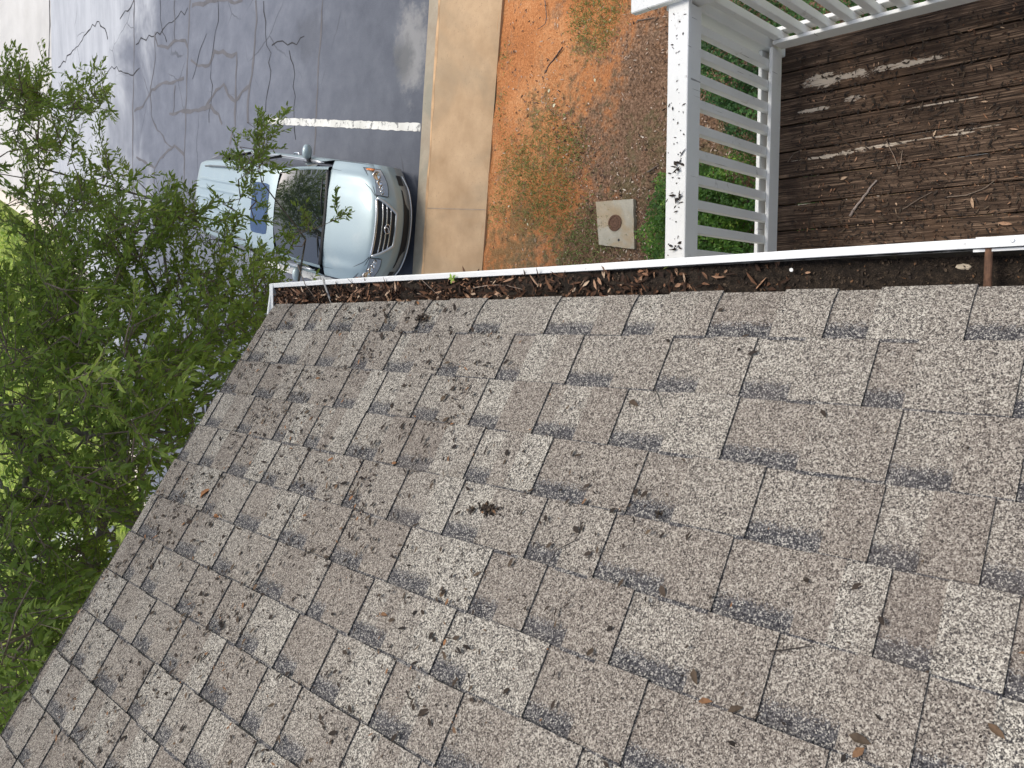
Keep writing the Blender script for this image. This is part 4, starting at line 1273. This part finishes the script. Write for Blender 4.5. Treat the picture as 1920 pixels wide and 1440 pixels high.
# cant rail and A pillars
cant = []
for (u_, wi, zi, wo, zo) in ((1.235, .742, 1.055, .80, 1.00), (1.45, .712, 1.215, .765, 1.175), (1.65, .664, 1.38, .725, 1.335), (1.86, .602, 1.533, .672, 1.475), (2.3, .612, 1.60, .685, 1.525), (3.0, .61, 1.624, .69, 1.545), (3.8, .59, 1.612, .672, 1.53), (4.35, .562, 1.575, .64, 1.50), (4.62, .545, 1.535, .60, 1.45)):
    cant.append([(wi, u_, zi), ((wi + wo) / 2 + .012, u_, (zi + zo) / 2 + .014), (wo, u_, zo)])
patch('roof_pillar', cant, MAT['car'], 5, 4, 'copy', flip=True)
# side glass
sg_ = []
for (u_, wt, zt, wb, zb) in ((1.42, .762, 1.165, .845, 1.035), (1.65, .725, 1.33, .85, 1.04), (1.9, .672, 1.475, .855, 1.045), (2.4, .686, 1.522, .862, 1.055), (3.1, .69, 1.543, .865, 1.065), (3.8, .672, 1.528, .855, 1.085), (4.25, .645, 1.505, .835, 1.10), (4.42, .63, 1.49, .80, 1.24)):
    sg_.append([(wt, u_, zt), ((wt + wb) / 2 + .012, u_, (zt + zb) / 2 + .004), (wb, u_, zb)])
patch('side_window', sg_, MAT['sideglass'], 4, 4, 'copy', flip=True)
m = MB()
for sg in (1, -1): m.tube([(sg * w_, u_, z_) for (w_, u_, z_) in ((.838, 1.40, 1.03), (.858, 1.65, 1.038), (.863, 1.95, 1.045), (.872, 2.5, 1.058), (.874, 3.1, 1.067), (.862, 3.8, 1.088), (.842, 4.25, 1.105))], .014, 8)
ca(m.build('window_trim', MAT['silver'], None, True))
# window dividers
for sg in (1, -1):
    for (u0, u1) in ((2.62, 2.66), (3.62, 3.66)):
        m = MB(); m.tube([(sg * .697, u0 + .02, 1.545), (sg * .787, u1, 1.31), (sg * .872, u1, 1.063)], .020, 6)
        ca(m.build('window_post', MAT['black'], None, True))
# sides
def arch(c):
    r1 = (c[:, 1] - .93) ** 2 + (c[:, 2] - .355) ** 2 < .385 ** 2
    r2 = (c[:, 1] - 3.645) ** 2 + (c[:, 2] - .355) ** 2 < .385 ** 2
    return r1 | r2
side = []
for (u_, z0, w0) in ((.545, .72, .908), (.75, .80, .905), (1.0, .88, .905), (1.25, .945, .90), (1.45, 1.03, .862), (1.9, 1.043, .866), (2.5, 1.053, .873), (3.1, 1.063, .875), (3.8, 1.083, .865), (4.25, 1.10, .845), (4.45, 1.10, .815), (4.62, 1.06, .76)):
    wm_ = np.interp(u_, [.54, .8, 1.2, 3.8, 4.3, 4.62], [.912, .920, .922, .922, .905, .82])
    side.append([(w0, u_, z0), (wm_ - .006, u_, z0 - .08), (wm_, u_, .72 if u_ > 1 else min(.72, z0 - .1)), (wm_, u_, .58), (wm_ - .006, u_, .42), (wm_ - .02, u_, .28), (wm_ - .07, u_, .20)])
patch('door_panels', side, MAT['car'], 8, 6, 'copy', skip=arch, flip=True)
for sg in (1, -1):
    for u_ in (2.45, 3.42):
        m = MB(); m.tube([(sg * .918, u_ - .1, .90), (sg * .955, u_ - .06, .905), (sg * .955, u_ + .06, .905), (sg * .918, u_ + .1, .90)], .014, 8)
        ca(m.build('door_handle', MAT['chrome'], None, True))
# tail
tail = []
for (u_, z_, hw) in ((4.62, 1.58, .545), (4.70, 1.545, .56), (4.74, 1.50, .57), (4.60, 1.42, .60), (4.70, 1.10, .74), (4.74, .92, .80), (4.745, .70, .83), (4.76, .50, .83), (4.72, .30, .80)):
    tail.append([(s_ * hw, u_ - .20 * s_ ** 3 * (1 if z_ < 1.2 else .5), z_ - .03 * s_ ** 2) for s_ in (0, .3, .6, .85, 1)])
patch('tailgate', tail, MAT['car'], 4, 4, 'join', flip=True)
rg = [[(s_ * hw, u_ + .012 - .09 * s_ ** 3, z_) for s_ in (0, .35, .7, 1)] for (u_, z_, hw) in ((4.615, 1.43, .55), (4.66, 1.28, .60), (4.70, 1.13, .66))]
patch('rear_window', rg, MAT['glass'], 4, 4, 'join', flip=True)
# underbody so nothing shows through
m = MB(); m.box(-.80, .80, .55, 4.55, .22, .80); m.box(-.60, .60, .25, .6, .24, .58); m.box(-.52, .52, 1.9, 4.5, .8, 1.46)
ca(m.build('underbody', MAT['black']))
# mirrors
for sg in (1, -1):
    m = MB(); V = []; Fc = []
    nu, nv = 14, 10
    for i in range(nu + 1):
        th = math.pi * i / nu
        for j in range(nv * 2):
            ph = math.pi * j / nv
            x_ = .115 * math.cos(th); r_ = math.sin(th) ** .7
            V.append((sg * (.975 + x_), 1.80 + .075 * r_ * math.cos(ph) * (1 if math.cos(ph) < 0 else .45) + .015, 1.10 + .082 * r_ * math.sin(ph)))
    for i in range(nu):
        for j in range(nv * 2): Fc.append((i * nv * 2 + j, i * nv * 2 + (j + 1) % (nv * 2), (i + 1) * nv * 2 + (j + 1) % (nv * 2), (i + 1) * nv * 2 + j))
    m.add(V, Fc); mi = ca(m.build('mirror', MAT['car'], None, True))
    m = MB(); m.box(min(sg * .84, sg * .93), max(sg * .84, sg * .93), 1.77, 1.86, 1.035, 1.08, .01); ca(m.build('mirror_arm', MAT['black']), mi)
# wheels
for sg in (1, -1):
    for u_ in (.93, 3.645):
        m = MB(); x_ = sg * .80
        m.lathe([(.22, -.11), (.335, -.11), (.358, -.08), (.36, 0), (.358, .08), (.335, .11), (.22, .11)], (x_, u_, .36), 'x', 40)
        wh = ca(m.build('tyre', MAT['rubber'], None, True))
        m = MB(); m.lathe([(0, .07 * sg), (.05, .075 * sg), (.06, .05 * sg), (.20, .04 * sg), (.225, .09 * sg), (.235, .10 * sg)], (x_, u_, .36), 'x', 40)
        ca(m.build('rim', MAT['silver'], None, True), wh)

# ================================================================== YARD THINGS
cb = empty('utility_box', (1.18, 5.9, 0.13)); tag(cb, 'square concrete utility cover with round rusty lid, set in the yard beside the shrub', 'utility cover')
pts = [G(1117, 378, .19), G(1187, 373, .19), G(1189, 467, .19), G(1123, 459, .19)]
m = MB(); n = 9
V = []; Fc = []
for i in range(n + 1):
    for j in range(n + 1):
        a, b = i / n, j / n
        p = (1 - a) * (1 - b) * pts[0] + a * (1 - b) * pts[1] + a * b * pts[2] + (1 - a) * b * pts[3]
        V.append((p[0] + random.uniform(-.003, .003), p[1] + random.uniform(-.003, .003), .19 + random.uniform(-.002, .002)))
for i in range(n):
    for j in range(n): a = i * (n + 1) + j; Fc.append((a, a + n + 1, a + n + 2, a + 1))
bd = [i * (n + 1) for i in range(n + 1)] + [n * (n + 1) + j for j in range(1, n + 1)] + [i * (n + 1) + n for i in range(n - 1, -1, -1)] + [j for j in range(n - 1, 0, -1)]
b0 = len(V)
for q in bd: V.append((V[q][0] * 1.0, V[q][1], .08))
for i in range(len(bd)): k = (i + 1) % len(bd); Fc.append((bd[i], bd[k], b0 + k, b0 + i))
m.add(V, Fc); adopt(m.build('slab', MAT['utility'], None, False), cb)
c = G(1153, 418, .192)
m = MB(); m.lathe([(.10, .000), (.098, .008), (.082, .010), (.078, .004), (.060, .004), (.055, .007), (.03, .006), (.028, .003), (0, .003)], tuple(c), 'z', 40)
adopt(m.build('lid', MAT['rust'], None, False), cb)
m = MB()
cc = G(1160, 450, .192); m.lathe([(0, .001), (.014, .001), (.017, 0)], tuple(cc), 'z', 12)
adopt(m.build('lifting_hole', MAT['black']), cb)

def shrub(name, label, blobs, mat, n, ls, dark=(.02, .03, .012), group=None):
    root = empty(name, (blobs[0][0], blobs[0][1], .13)); tag(root, label, 'shrub', group)
    P = []; N = []
    for (x, y, z, a, b, c_, wt) in blobs:
        k = int(n * wt); d = randdir(k); d[:, 2] = np.abs(d[:, 2]) * 1.0 - .15 * rng.random(k)
        d = unit(d)
        lump = 1 + .13 * np.sin(d[:, 0] * 7 + x * 5) * np.sin(d[:, 1] * 6 + 1) + .08 * np.sin(d[:, 0] * 17) * np.sin(d[:, 2] * 15 + d[:, 1] * 13)
        r_ = lump * (1 - .26 * rng.random(k) ** 1.6)
        P.append(np.array([x, y, z]) + d * np.array([a, b, c_]) * r_[:, None]); N.append(d)
    P = np.concatenate(P); N = np.concatenate(N); k = len(P)
    Nn = unit(N * .8 + np.array([0, 0, .6]) + rng.normal(size=(k, 3)) * .55); T = unit(np.cross(Nn, randdir(k)))
    tone = np.clip(.35 + .35 * np.sin(P[:, 0] * 9) * np.sin(P[:, 1] * 8) + rng.normal(size=k) * .22, 0, 1)
    o = leaves('foliage', P, T, Nn, ls * (.7 + .6 * rng.random(k)), ls * (.5 + .2 * rng.random(k)), tone, mat, None, curl=.15)
    adopt(o, root)
    # woody twigs inside
    m = MB()
    for (x, y, z, a, b, c_, wt) in blobs:
        for q in range(int(46 * wt) + 4):
            d = unit(rng.normal(size=3)); d[2] = abs(d[2])
            e_ = np.array([x, y, z]) + d * np.array([a, b, c_]) * (.80 + .14 * random.random())
            s_ = np.array([x + random.uniform(-.06, .06), y + random.uniform(-.06, .06), .12])
            mid = (s_ * .45 + e_ * .55) + rng.normal(size=3) * .04
            m.tube([s_, mid, e_], [.009, .006, .003], 5)
    adopt(m.build('stems', MAT['twig']), root)
    return root
shrub('shrub', 'round bright green shrub with a bare brown middle, beside the utility cover', [(.85, 4.55, .42, .60, .62, .62, .55), (.35, 4.35, .40, .65, .7, .60, .3), (1.28, 4.15, .35, .42, .5, .55, .2), (1.22, 4.62, .42, .46, .50, .52, .3)], MAT['boxleaf'], 13000, .034)
shrub('shrub', 'dark green clipped shrub seen through the railing below the balcony corner', [(2.55, 3.95, .55, .55, .55, .62, .35), (2.05, 3.72, .50, .42, .50, .55, .25), (3.05, 4.1, .55, .6, .55, .6, .15)], MAT['hedgeleaf'], 15000, .032)
shrub('shrub', 'deep green shrub behind the long railing, outside the balcony', [(2.75, 2.9, .60, .62, .62, .70, .35), (3.2, 2.1, .6, .7, .7, .7, .25), (2.5, 1.5, .6, .6, .7, .65, .2)], MAT['hedgeleaf'], 15000, .032)
sd_ = shrub('shrub', 'small dark shrub under the balcony, seen between the lowest balusters', [(1.12, 3.55, .38, .42, .42, .48, .3)], MAT['hedgeleaf'], 9000, .03)

# litter, mulch chips and grass over the yard
def yard_pts(n, amin=-6, amax=9, bmin=-9.0, bmax=-1.64):
    a = amin + (amax - amin) * rng.random(n); b = bmax - (bmax - bmin) * rng.random(n)
    p = k0 + kd * a[:, None] + kn * b[:, None]
    return p, b
p, b = yard_pts(90000)
f_ = (6.3 - p[:, 1]) + 1.2 * np.sin(p[:, 0] * 1.7) * np.sin(p[:, 1] * 2.3 + 1) + (2.6 - p[:, 0]) * .45
cl_ = np.sin(p[:, 0] * 3.3 + 1) * np.sin(p[:, 1] * 4.1) + .6 * np.sin(p[:, 0] * 8.1) * np.sin(p[:, 1] * 7.3 + 2)
keep = rng.random(len(p)) < np.clip(.30 + .42 * f_ + .30 * cl_, .10, 1.0)
p = p[keep]; n = len(p)
P = np.stack([p[:, 0], p[:, 1], yz(p[:, 0], p[:, 1]) + .006], 1)
o = flakes('mulch_chips', P, (0, 0, 1), .018 + .045 * rng.random(n) ** 1.6, .007 + .013 * rng.random(n), MAT['chips'], tone=rng.random(n), tilt=.35)
tag(o, 'brown mulch chips and dead leaves over the orange clay yard', 'mulch', kind='stuff')
p, b = yard_pts(260000)
g_ = np.sin(p[:, 0] * 1.9 + .6) * np.sin(p[:, 1] * 1.3 + p[:, 0] * .6) + .5 * np.sin(p[:, 0] * 5.1) * np.sin(p[:, 1] * 4.7) + rng.normal(size=len(p)) * .25
def near(q, r_):
    c_ = G(q[0], q[1], .13)[:2]; return np.exp(-np.sum((p - c_) ** 2, 1) / r_ ** 2)
g_ = g_ * .5 - .35 + 3.2 * near((1115, 25), .42) + 1.25 * near((1010, 350), .65) + 1.2 * near((1080, 440), .6) + .8 * near((940, 90), .35) + .8 * near((935, 200), .3) + .6 * near((1060, 270), .35) + .6 * near((925, 400), .3)
keep = rng.random(len(p)) < np.clip(g_ * .9, 0, .95); p = p[keep]; n = len(p)
P = np.stack([p[:, 0], p[:, 1], yz(p[:, 0], p[:, 1]) + .012], 1)
T = unit(np.array([0, 0, .7]) + rng.normal(size=(n, 3)) * .75); N = unit(np.cross(T, randdir(n)))
o = leaves('grass', P, T, N, .025 + .05 * rng.random(n), .006 + .006 * rng.random(n), rng.random(n), MAT['grass'], None, curl=.35)
tag(o, 'thin patchy grass growing through the orange clay yard', 'grass', kind='stuff')
def ystick(pts, r, label, mat=None):
    stick('stick', [tuple(G(x, y, .155)) for x, y in pts], r, r * .55, mat or MAT['twig'], label, 'stick')
ystick([(1017, 146), (1030, 122), (1044, 104), (1055, 88)], .014, 'dark thick stick lying on the orange clay near the top of the yard', simple("dark_stick", (.07, .045, .035), .9))
ystick([(1022, 0), (1025, 35), (1022, 45), (1008, 55)], .007, 'long pale thin stick on the clay at the edge of the picture')
ystick([(1195, 38), (1212, 36), (1225, 33)], .008, 'small dark stick on clay beside the balcony corner')
ystick([(1214, 322), (1226, 315), (1236, 309)], .010, 'short dark stick on mulch above the shrub')
for q, s_, lab in (((1028, 174), .035, 'pale yellow leaf on the clay below the dark thick stick'), ((1036, 200), .045, 'pair of pale faded leaves on the clay in mid yard'), ((1213, 90), .03, 'bright yellow leaf on the mulch beside the railing'), ((1118, 145), .03, 'small white leaf on clay patch right of the dark stick'), ((949, 391), .03, 'white scrap on the ground next to the sidewalk'), ((993, 423), .03, 'yellow green leaf on litter near the gutter edge of the yard')):
    P0 = G(q[0], q[1], .165); k = 1
    o = flakes('pale_leaf', P0 + rng.normal(size=(k, 3)) * [.012, .012, .002], (0, 0, 1), np.full(k, s_ * 1.4), np.full(k, s_ * .8), MAT['palemix'] if 'palemix' in MAT else MAT.setdefault('palemix', simple("faded_leaf", (.72, .68, .45), .8)), tone=np.ones(k), tilt=.15)
    tag(o, lab, 'leaf')

# ================================================================== OAK TREE
oak = empty('oak_tree', (-2.1, 6.25, 0)); tag(oak, 'large leafy oak with narrow leaves reaching over the roof edge and the car', 'tree')
def limb(m, a, b, r0, r1, sag=0.0, n=7, wob=.05, sides=8):
    a, b = np.array(a, float), np.array(b, float); P = []
    L = np.linalg.norm(b - a)
    for i in range(n + 1):
        f = i / n; p = a + (b - a) * f; p[2] += sag * math.sin(f * math.pi)
        if 0 < i < n: p += rng.normal(size=3) * wob * L * .12
        P.append(p)
    m.tube(P, [r0 + (r1 - r0) * i / n for i in range(n + 1)], sides); return P
m = MB()
TX, TY = -2.1, 6.25
trunk_pts = [(TX - .05, TY, -.05), (TX, TY, .8), (TX + .04, TY - .03, 2.2), (TX - .03, TY + .02, 3.8), (TX + .02, TY, 5.4), (TX + .06, TY + .08, 7.2), (TX + .1, TY + .3, 9.0), (TX + .4, TY + .8, 10.6), (TX + 1.0, TY + 1.6, 11.8)]
m.tube(trunk_pts, [.20, .15, .135, .125, .115, .10, .085, .06, .035], 14)
trunk = adopt(m.build('trunk', MAT['bark'], None, True), oak)
# (px, py, rx, ry, distance, spread, twigs) clouds of twigs in the crown
BL = [
 (150, 190, 62, 20, 8.2, .6, 13), (50, 165, 50, 24, 8.0, .7, 12), (60, 215, 62, 30, 7.8, .8, 20), (190, 178, 20, 18, 8.3, .3, 4), (20, 180, 30, 40, 7.8, .8, 10),
 (110, 280, 90, 34, 7.8, .8, 10), (40, 300, 50, 40, 7.6, .8, 9), (190, 345, 45, 30, 7.6, .6, 7), (150, 385, 70, 30, 7.4, .8, 12), (60, 390, 60, 40, 7.4, .8, 14), (205, 318, 18, 22, 7.8, .3, 3),
 (215, 400, 26, 28, 7.4, .5, 5), (300, 418, 55, 22, 6.0, .5, 14), (346, 400, 16, 14, 6.0, .3, 4), (225, 455, 60, 45, 6.2, .7, 16),
 (120, 470, 110, 55, 6.8, .9, 34), (50, 560, 80, 80, 6.4, 1.0, 42), (160, 560, 80, 60, 6.2, .9, 30), (250, 505, 50, 40, 6.2, .7, 10),
 (500, 240, 9, 16, 7.2, .2, 3), (482, 290, 16, 26, 7.2, .3, 6), (468, 325, 18, 26, 7.0, .3, 4), (440, 385, 16, 22, 6.9, .3, 2), (480, 395, 20, 26, 6.8, .3, 3),
 (450, 456, 36, 16, 6.6, .4, 3), (515, 488, 34, 14, 6.5, .3, 3), (600, 432, 16, 8, 6.6, .2, 1), (632, 410, 6, 6, 6.7, .1, 1), (560, 458, 20, 10, 6.6, .2, 1), (370, 450, 30, 24, 6.6, .5, 4),
 (400, 530, 60, 30, 6.4, .6, 12), (470, 530, 44, 24, 6.2, .5, 10), (330, 560, 50, 44, 6.2, .7, 8), (480, 575, 45, 35, 5.8, .6, 14), (410, 600, 60, 40, 5.8, .7, 20),
 (290, 620, 60, 50, 6.0, .8, 14), (370, 670, 60, 40, 5.4, .7, 22), (300, 720, 70, 50, 5.0, .7, 26), (230, 610, 50, 45, 6.2, .8, 9),
 (110, 660, 110, 60, 5.8, 1.0, 46), (60, 760, 90, 70, 5.8, 1.0, 30), (170, 740, 70, 50, 5.4, .9, 20), (280, 800, 60, 50, 4.8, .6, 22), (220, 870, 60, 50, 4.9, .7, 15),
 (60, 880, 90, 80, 5.6, 1.0, 16), (140, 920, 60, 60, 5.2, .8, 9), (210, 950, 40, 40, 5.0, .6, 7), (60, 1000, 80, 60, 5.4, .9, 20), (150, 1060, 50, 40, 5.2, .7, 14),
 (60, 1110, 80, 60, 5.2, .8, 26), (30, 1210, 60, 60, 5.0, .8, 16), (90, 1180, 40, 30, 5.0, .6, 8), (20, 1300, 50, 40, 4.8, .6, 12),
 (-160, 250, 90, 120, 7.6, 1.0, 36), (-160, 550, 100, 160, 6.6, 1.1, 60), (-160, 850, 100, 160, 5.8, 1.1, 50), (-160, 1150, 110, 160, 5.4, 1.0, 46), (-380, 600, 130, 300, 6.6, 1.2, 70), (-380, 1100, 130, 260, 6.0, 1.2, 55)]
A = []; dens = []
for (px, py, rx_, ry_, d_, sp_, k) in BL:
    k = int(k * (1.5 if (py > 560 and px < 330 and px > -100) else 1.3)) + 1
    q = rng.normal(size=(k, 2)) * .62
    q = np.clip(q, -1.25, 1.25)
    for i in range(k):
        A.append(D(px + q[i, 0] * rx_, py + q[i, 1] * ry_, d_ + rng.normal() * sp_ * .6))
A = np.array(A)
# the crown above the picture: it only shows in the car's reflections
k = 1250
U = randdir(k) * (rng.random((k, 1)) ** .4)
A2 = np.array([2.0, 8.8, 12.6]) + U * np.array([4.8, 4.6, 1.8])
A2 = A2[(A2[:, 2] > CZ + .6)]
A2[:, 2] = np.maximum(A2[:, 2], 9.2)
allA = np.concatenate([A, A2]); nvis = len(A)
# limbs: cluster centres joined to the trunk
def nearest(P, C): return np.argmin(((P[:, None, :] - C[None]) ** 2).sum(-1), 1)
nc = 44
C = allA[rng.choice(len(allA), nc, replace=False)]
for _ in range(8):
    idx = nearest(allA, C)
    for c_ in range(nc):
        if (idx == c_).any(): C[c_] = allA[idx == c_].mean(0)
tp = np.array(trunk_pts)
mb = MB(); samples = []
for c_ in C:
    h = np.hypot(c_[0] - TX, c_[1] - TY)
    zs = np.clip(c_[2] - h * .45 + random.uniform(-1.3, 1.3), .9, 9.5)
    s_ = np.array([np.interp(zs, tp[:, 2], tp[:, 0]), np.interp(zs, tp[:, 2], tp[:, 1]), zs])
    P = limb(mb, s_, c_, .014 + .005 * h, .005, sag=.12 * h * .5, n=9, wob=.35, sides=7)
    samples += P[3:]
adopt(mb.build('limbs', MAT['bark'], None, True), oak)
# two limbs that show clearly on the left
def one_limb(segs, name='limb'):
    mb = MB(); pts = []; rr = []
    for (p, r_) in segs:
        pts.append(np.array(p, float)); rr.append(r_)
    P = []; Rr = []
    for q in range(len(pts) - 1):
        for f in np.linspace(0, 1, 6)[:-1]:
            P.append(pts[q] * (1 - f) + pts[q + 1] * f + rng.normal(size=3) * .012); Rr.append((rr[q] * (1 - f) + rr[q + 1] * f) * random.uniform(.92, 1.08))
    P.append(pts[-1]); Rr.append(rr[-1]); mb.tube(P, Rr, 9); adopt(mb.build(name, MAT['bark'], None, True), oak)
one_limb([((TX, TY, 5.2), 0.0465), (D(-60, 765, 5.8), 0.0384), (D(30, 780, 5.6), 0.0341), (D(112, 792, 5.4), 0.0260), (D(150, 806, 5.2), 0.0149), (D(192, 822, 5.0), 0.0087), (D(262, 842, 4.4), 0.0037)])
one_limb([(D(104, 790, 5.4), 0.0161), (D(85, 832, 5.3), 0.0143), (D(62, 870, 5.2), 0.0149), (D(45, 905, 5.2), 0.0136), (D(28, 945, 5.2), 0.0186), (D(17, 985, 5.2), 0.0149), (D(24, 1035, 5.2), 0.0149)])
one_limb([(D(28, 945, 5.2), 0.0124), (D(5, 905, 5.3), 0.0105), (D(-20, 860, 5.9), 0.0099)])
one_limb([(D(-10, 1375, 4.9), 0.0056), (D(30, 1335, 4.95), 0.0043), (D(75, 1300, 5.0), 0.0025)])
one_limb([(D(160, 800, 5.3), 0.0074), (D(210, 842, 5.1), 0.0056), (D(250, 880, 4.9), 0.0037), (D(285, 925, 4.7), 0.0019)])
one_limb([(D(255, 820, 4.9), 0.0062), (D(300, 808, 4.7), 0.0050), (D(345, 800, 4.5), 0.0025)])
samples = np.array(samples)
order = np.argsort(np.hypot(allA[:, 0] - TX, allA[:, 1] - TY) + .3 * rng.random(len(allA)))
pool = np.concatenate([samples, np.zeros_like(allA)]); npool = len(samples); src = np.zeros_like(allA)
used_ = np.zeros(len(pool))
for i_ in order:
    dd = ((pool[:npool] - allA[i_]) ** 2).sum(1) * (1 + .55 * used_[:npool])
    j_ = int(np.argmin(dd)); src[i_] = pool[j_]; used_[j_] += 1
    pool[npool] = allA[i_]; npool += 1
mb = MB(); LP = []; LT = []; LN = []; LL = []; LW = []; LTn = []
def spray(p0, p1, L, dense, lsz, tb):
    """a twig with alternate leaves"""
    k = max(4, int(L / .0135 * dense)); d = unit(p1 - p0)
    f = (np.arange(k) + rng.random(k) * .6) / k
    bend = rng.normal(size=3) * .10 * L
    pts = p0 + (p1 - p0) * f[:, None] + bend * (np.sin(f * math.pi))[:, None]
    side = unit(np.cross(d, np.array([0, 0, 1.]) + rng.normal(size=3) * .3))
    sg = np.where(np.arange(k) % 2 == 0, 1, -1)[:, None]
    T = unit(d * (.7 + .5 * rng.random((k, 1))) + side * sg * (.35 + .75 * rng.random((k, 1))) + rng.normal(size=(k, 3)) * .42 + np.array([0, 0, -.12]))
    N = unit(np.array([0, 0, 1.]) + rng.normal(size=(k, 3)) * .6)
    LP.append(pts); LT.append(T); LN.append(N)
    ll = lsz * (.55 + .6 * rng.random(k)); LL.append(ll); LW.append(ll * (.27 + .16 * rng.random(k)))
    LTn.append(np.clip(tb + rng.normal(size=k) * .20, 0, 1))
    return [p0, p0 + (p1 - p0) * .5 + bend, p1]
for i, a_ in enumerate(allA):
    s_ = src[i]; vis = i < nvis
    out = unit(a_ - s_) * .6 + unit(np.array([a_[0] - TX, a_[1] - TY, -.15])) * .5 + rng.normal(size=3) * .35
    out = unit(out)
    L = random.uniform(.17, .34) if vis else random.uniform(.4, .7)
    mid = s_ + (a_ - s_) * .55 + rng.normal(size=3) * .05 + np.array([0, 0, .04])
    tb = .56 + .22 * math.sin(a_[0] * 1.7) * math.sin(a_[1] * 1.9) + random.uniform(-.1, .1)
    if vis or np.linalg.norm(a_ - s_) < 1.2: mb.tube([s_, mid, a_], [.0050, .0038, .0026], 5, False)
    if vis:
        tw = spray(a_ - out * L * .2, a_ + out * L, L * 1.1, 1.0, .060, tb)
        mb.tube(tw, [.0028, .002, .0011], 4, False)
        for q in range(2):
            o2 = unit(out + rng.normal(size=3) * .6); l2 = L * random.uniform(.4, .75)
            b0_ = a_ + out * L * random.uniform(.1, .5)
            tw = spray(b0_, b0_ + o2 * l2, l2, 1.0, .055, tb); mb.tube(tw, [.002, .0015, .001], 4, False)
    else:
        for q in range(3):
            o2 = unit(out + rng.normal(size=3) * .8); spray(a_, a_ + o2 * L, L, .34, .16, tb)
adopt(mb.build('twigs', MAT['twig'], None, False), oak)
LP, LT, LN = map(np.concatenate, (LP, LT, LN)); LL, LW, LTn = map(np.concatenate, (LL, LW, LTn))
adopt(leaves('foliage', LP, LT, LN, LL, LW, LTn, MAT['oakleaf'], None, curl=.22 + rng.normal(size=len(LL)) * .1, fold=.22), oak)

# bright low growth on the island under the oak, dark litter beneath the gable
n = 30000
p = np.stack([-34 + 42 * rng.random(n), 9 + 32 * rng.random(n)], 1)
def in_isl(p):
    poly = np.array([tuple(q) for q in path] + [(-10.5, 3.0), (-60, 3.0), (-60, 60), (20, 60)])
    x, y = p[:, 0], p[:, 1]; ins = np.zeros(len(p), bool); j = len(poly) - 1
    for i in range(len(poly)):
        xi, yi = poly[i]; xj, yj = poly[j]
        c_ = ((yi > y) != (yj > y)) & (x < (xj - xi) * (y - yi) / (yj - yi + 1e-12) + xi); ins ^= c_; j = i
    return ins
ok = in_isl(p) & in_isl(p + [.5, -.5]); p = p[ok]; n = len(p)
cz_ = np.abs(np.sin(p[:, 0] * .9) * np.sin(p[:, 1] * .8 + 1)) * .7 * rng.random(n)
P = np.stack([p[:, 0], p[:, 1], cz_], 1)
N = unit(np.array([0, 0, 1.]) + rng.normal(size=(n, 3)) * .6); T = unit(np.cross(N, randdir(n)))
o = leaves('ground_cover', P, T, N, .14 + .16 * rng.random(n), .08 + .09 * rng.random(n), np.clip(rng.normal(size=n) * .28 + .55, 0, 1), MAT['glowleaf'], None)
tag(o, 'bright yellow green ground cover beyond the cream kerb under the oak', 'ground cover', kind='stuff')

# white stripes on a drive beyond the oak, glimpsed through the leaves
g = [G(60, 1060)[:2], G(60, 1000)[:2], G(215, 985)[:2], G(215, 1050)[:2]]
flat('service_drive', g, .012, MAT['asphalt'])
stripe(G(78, 1036), G(188, 1008), .55, z=.018)
stripe(G(102, 1053), G(180, 1037), .50, z=.018)
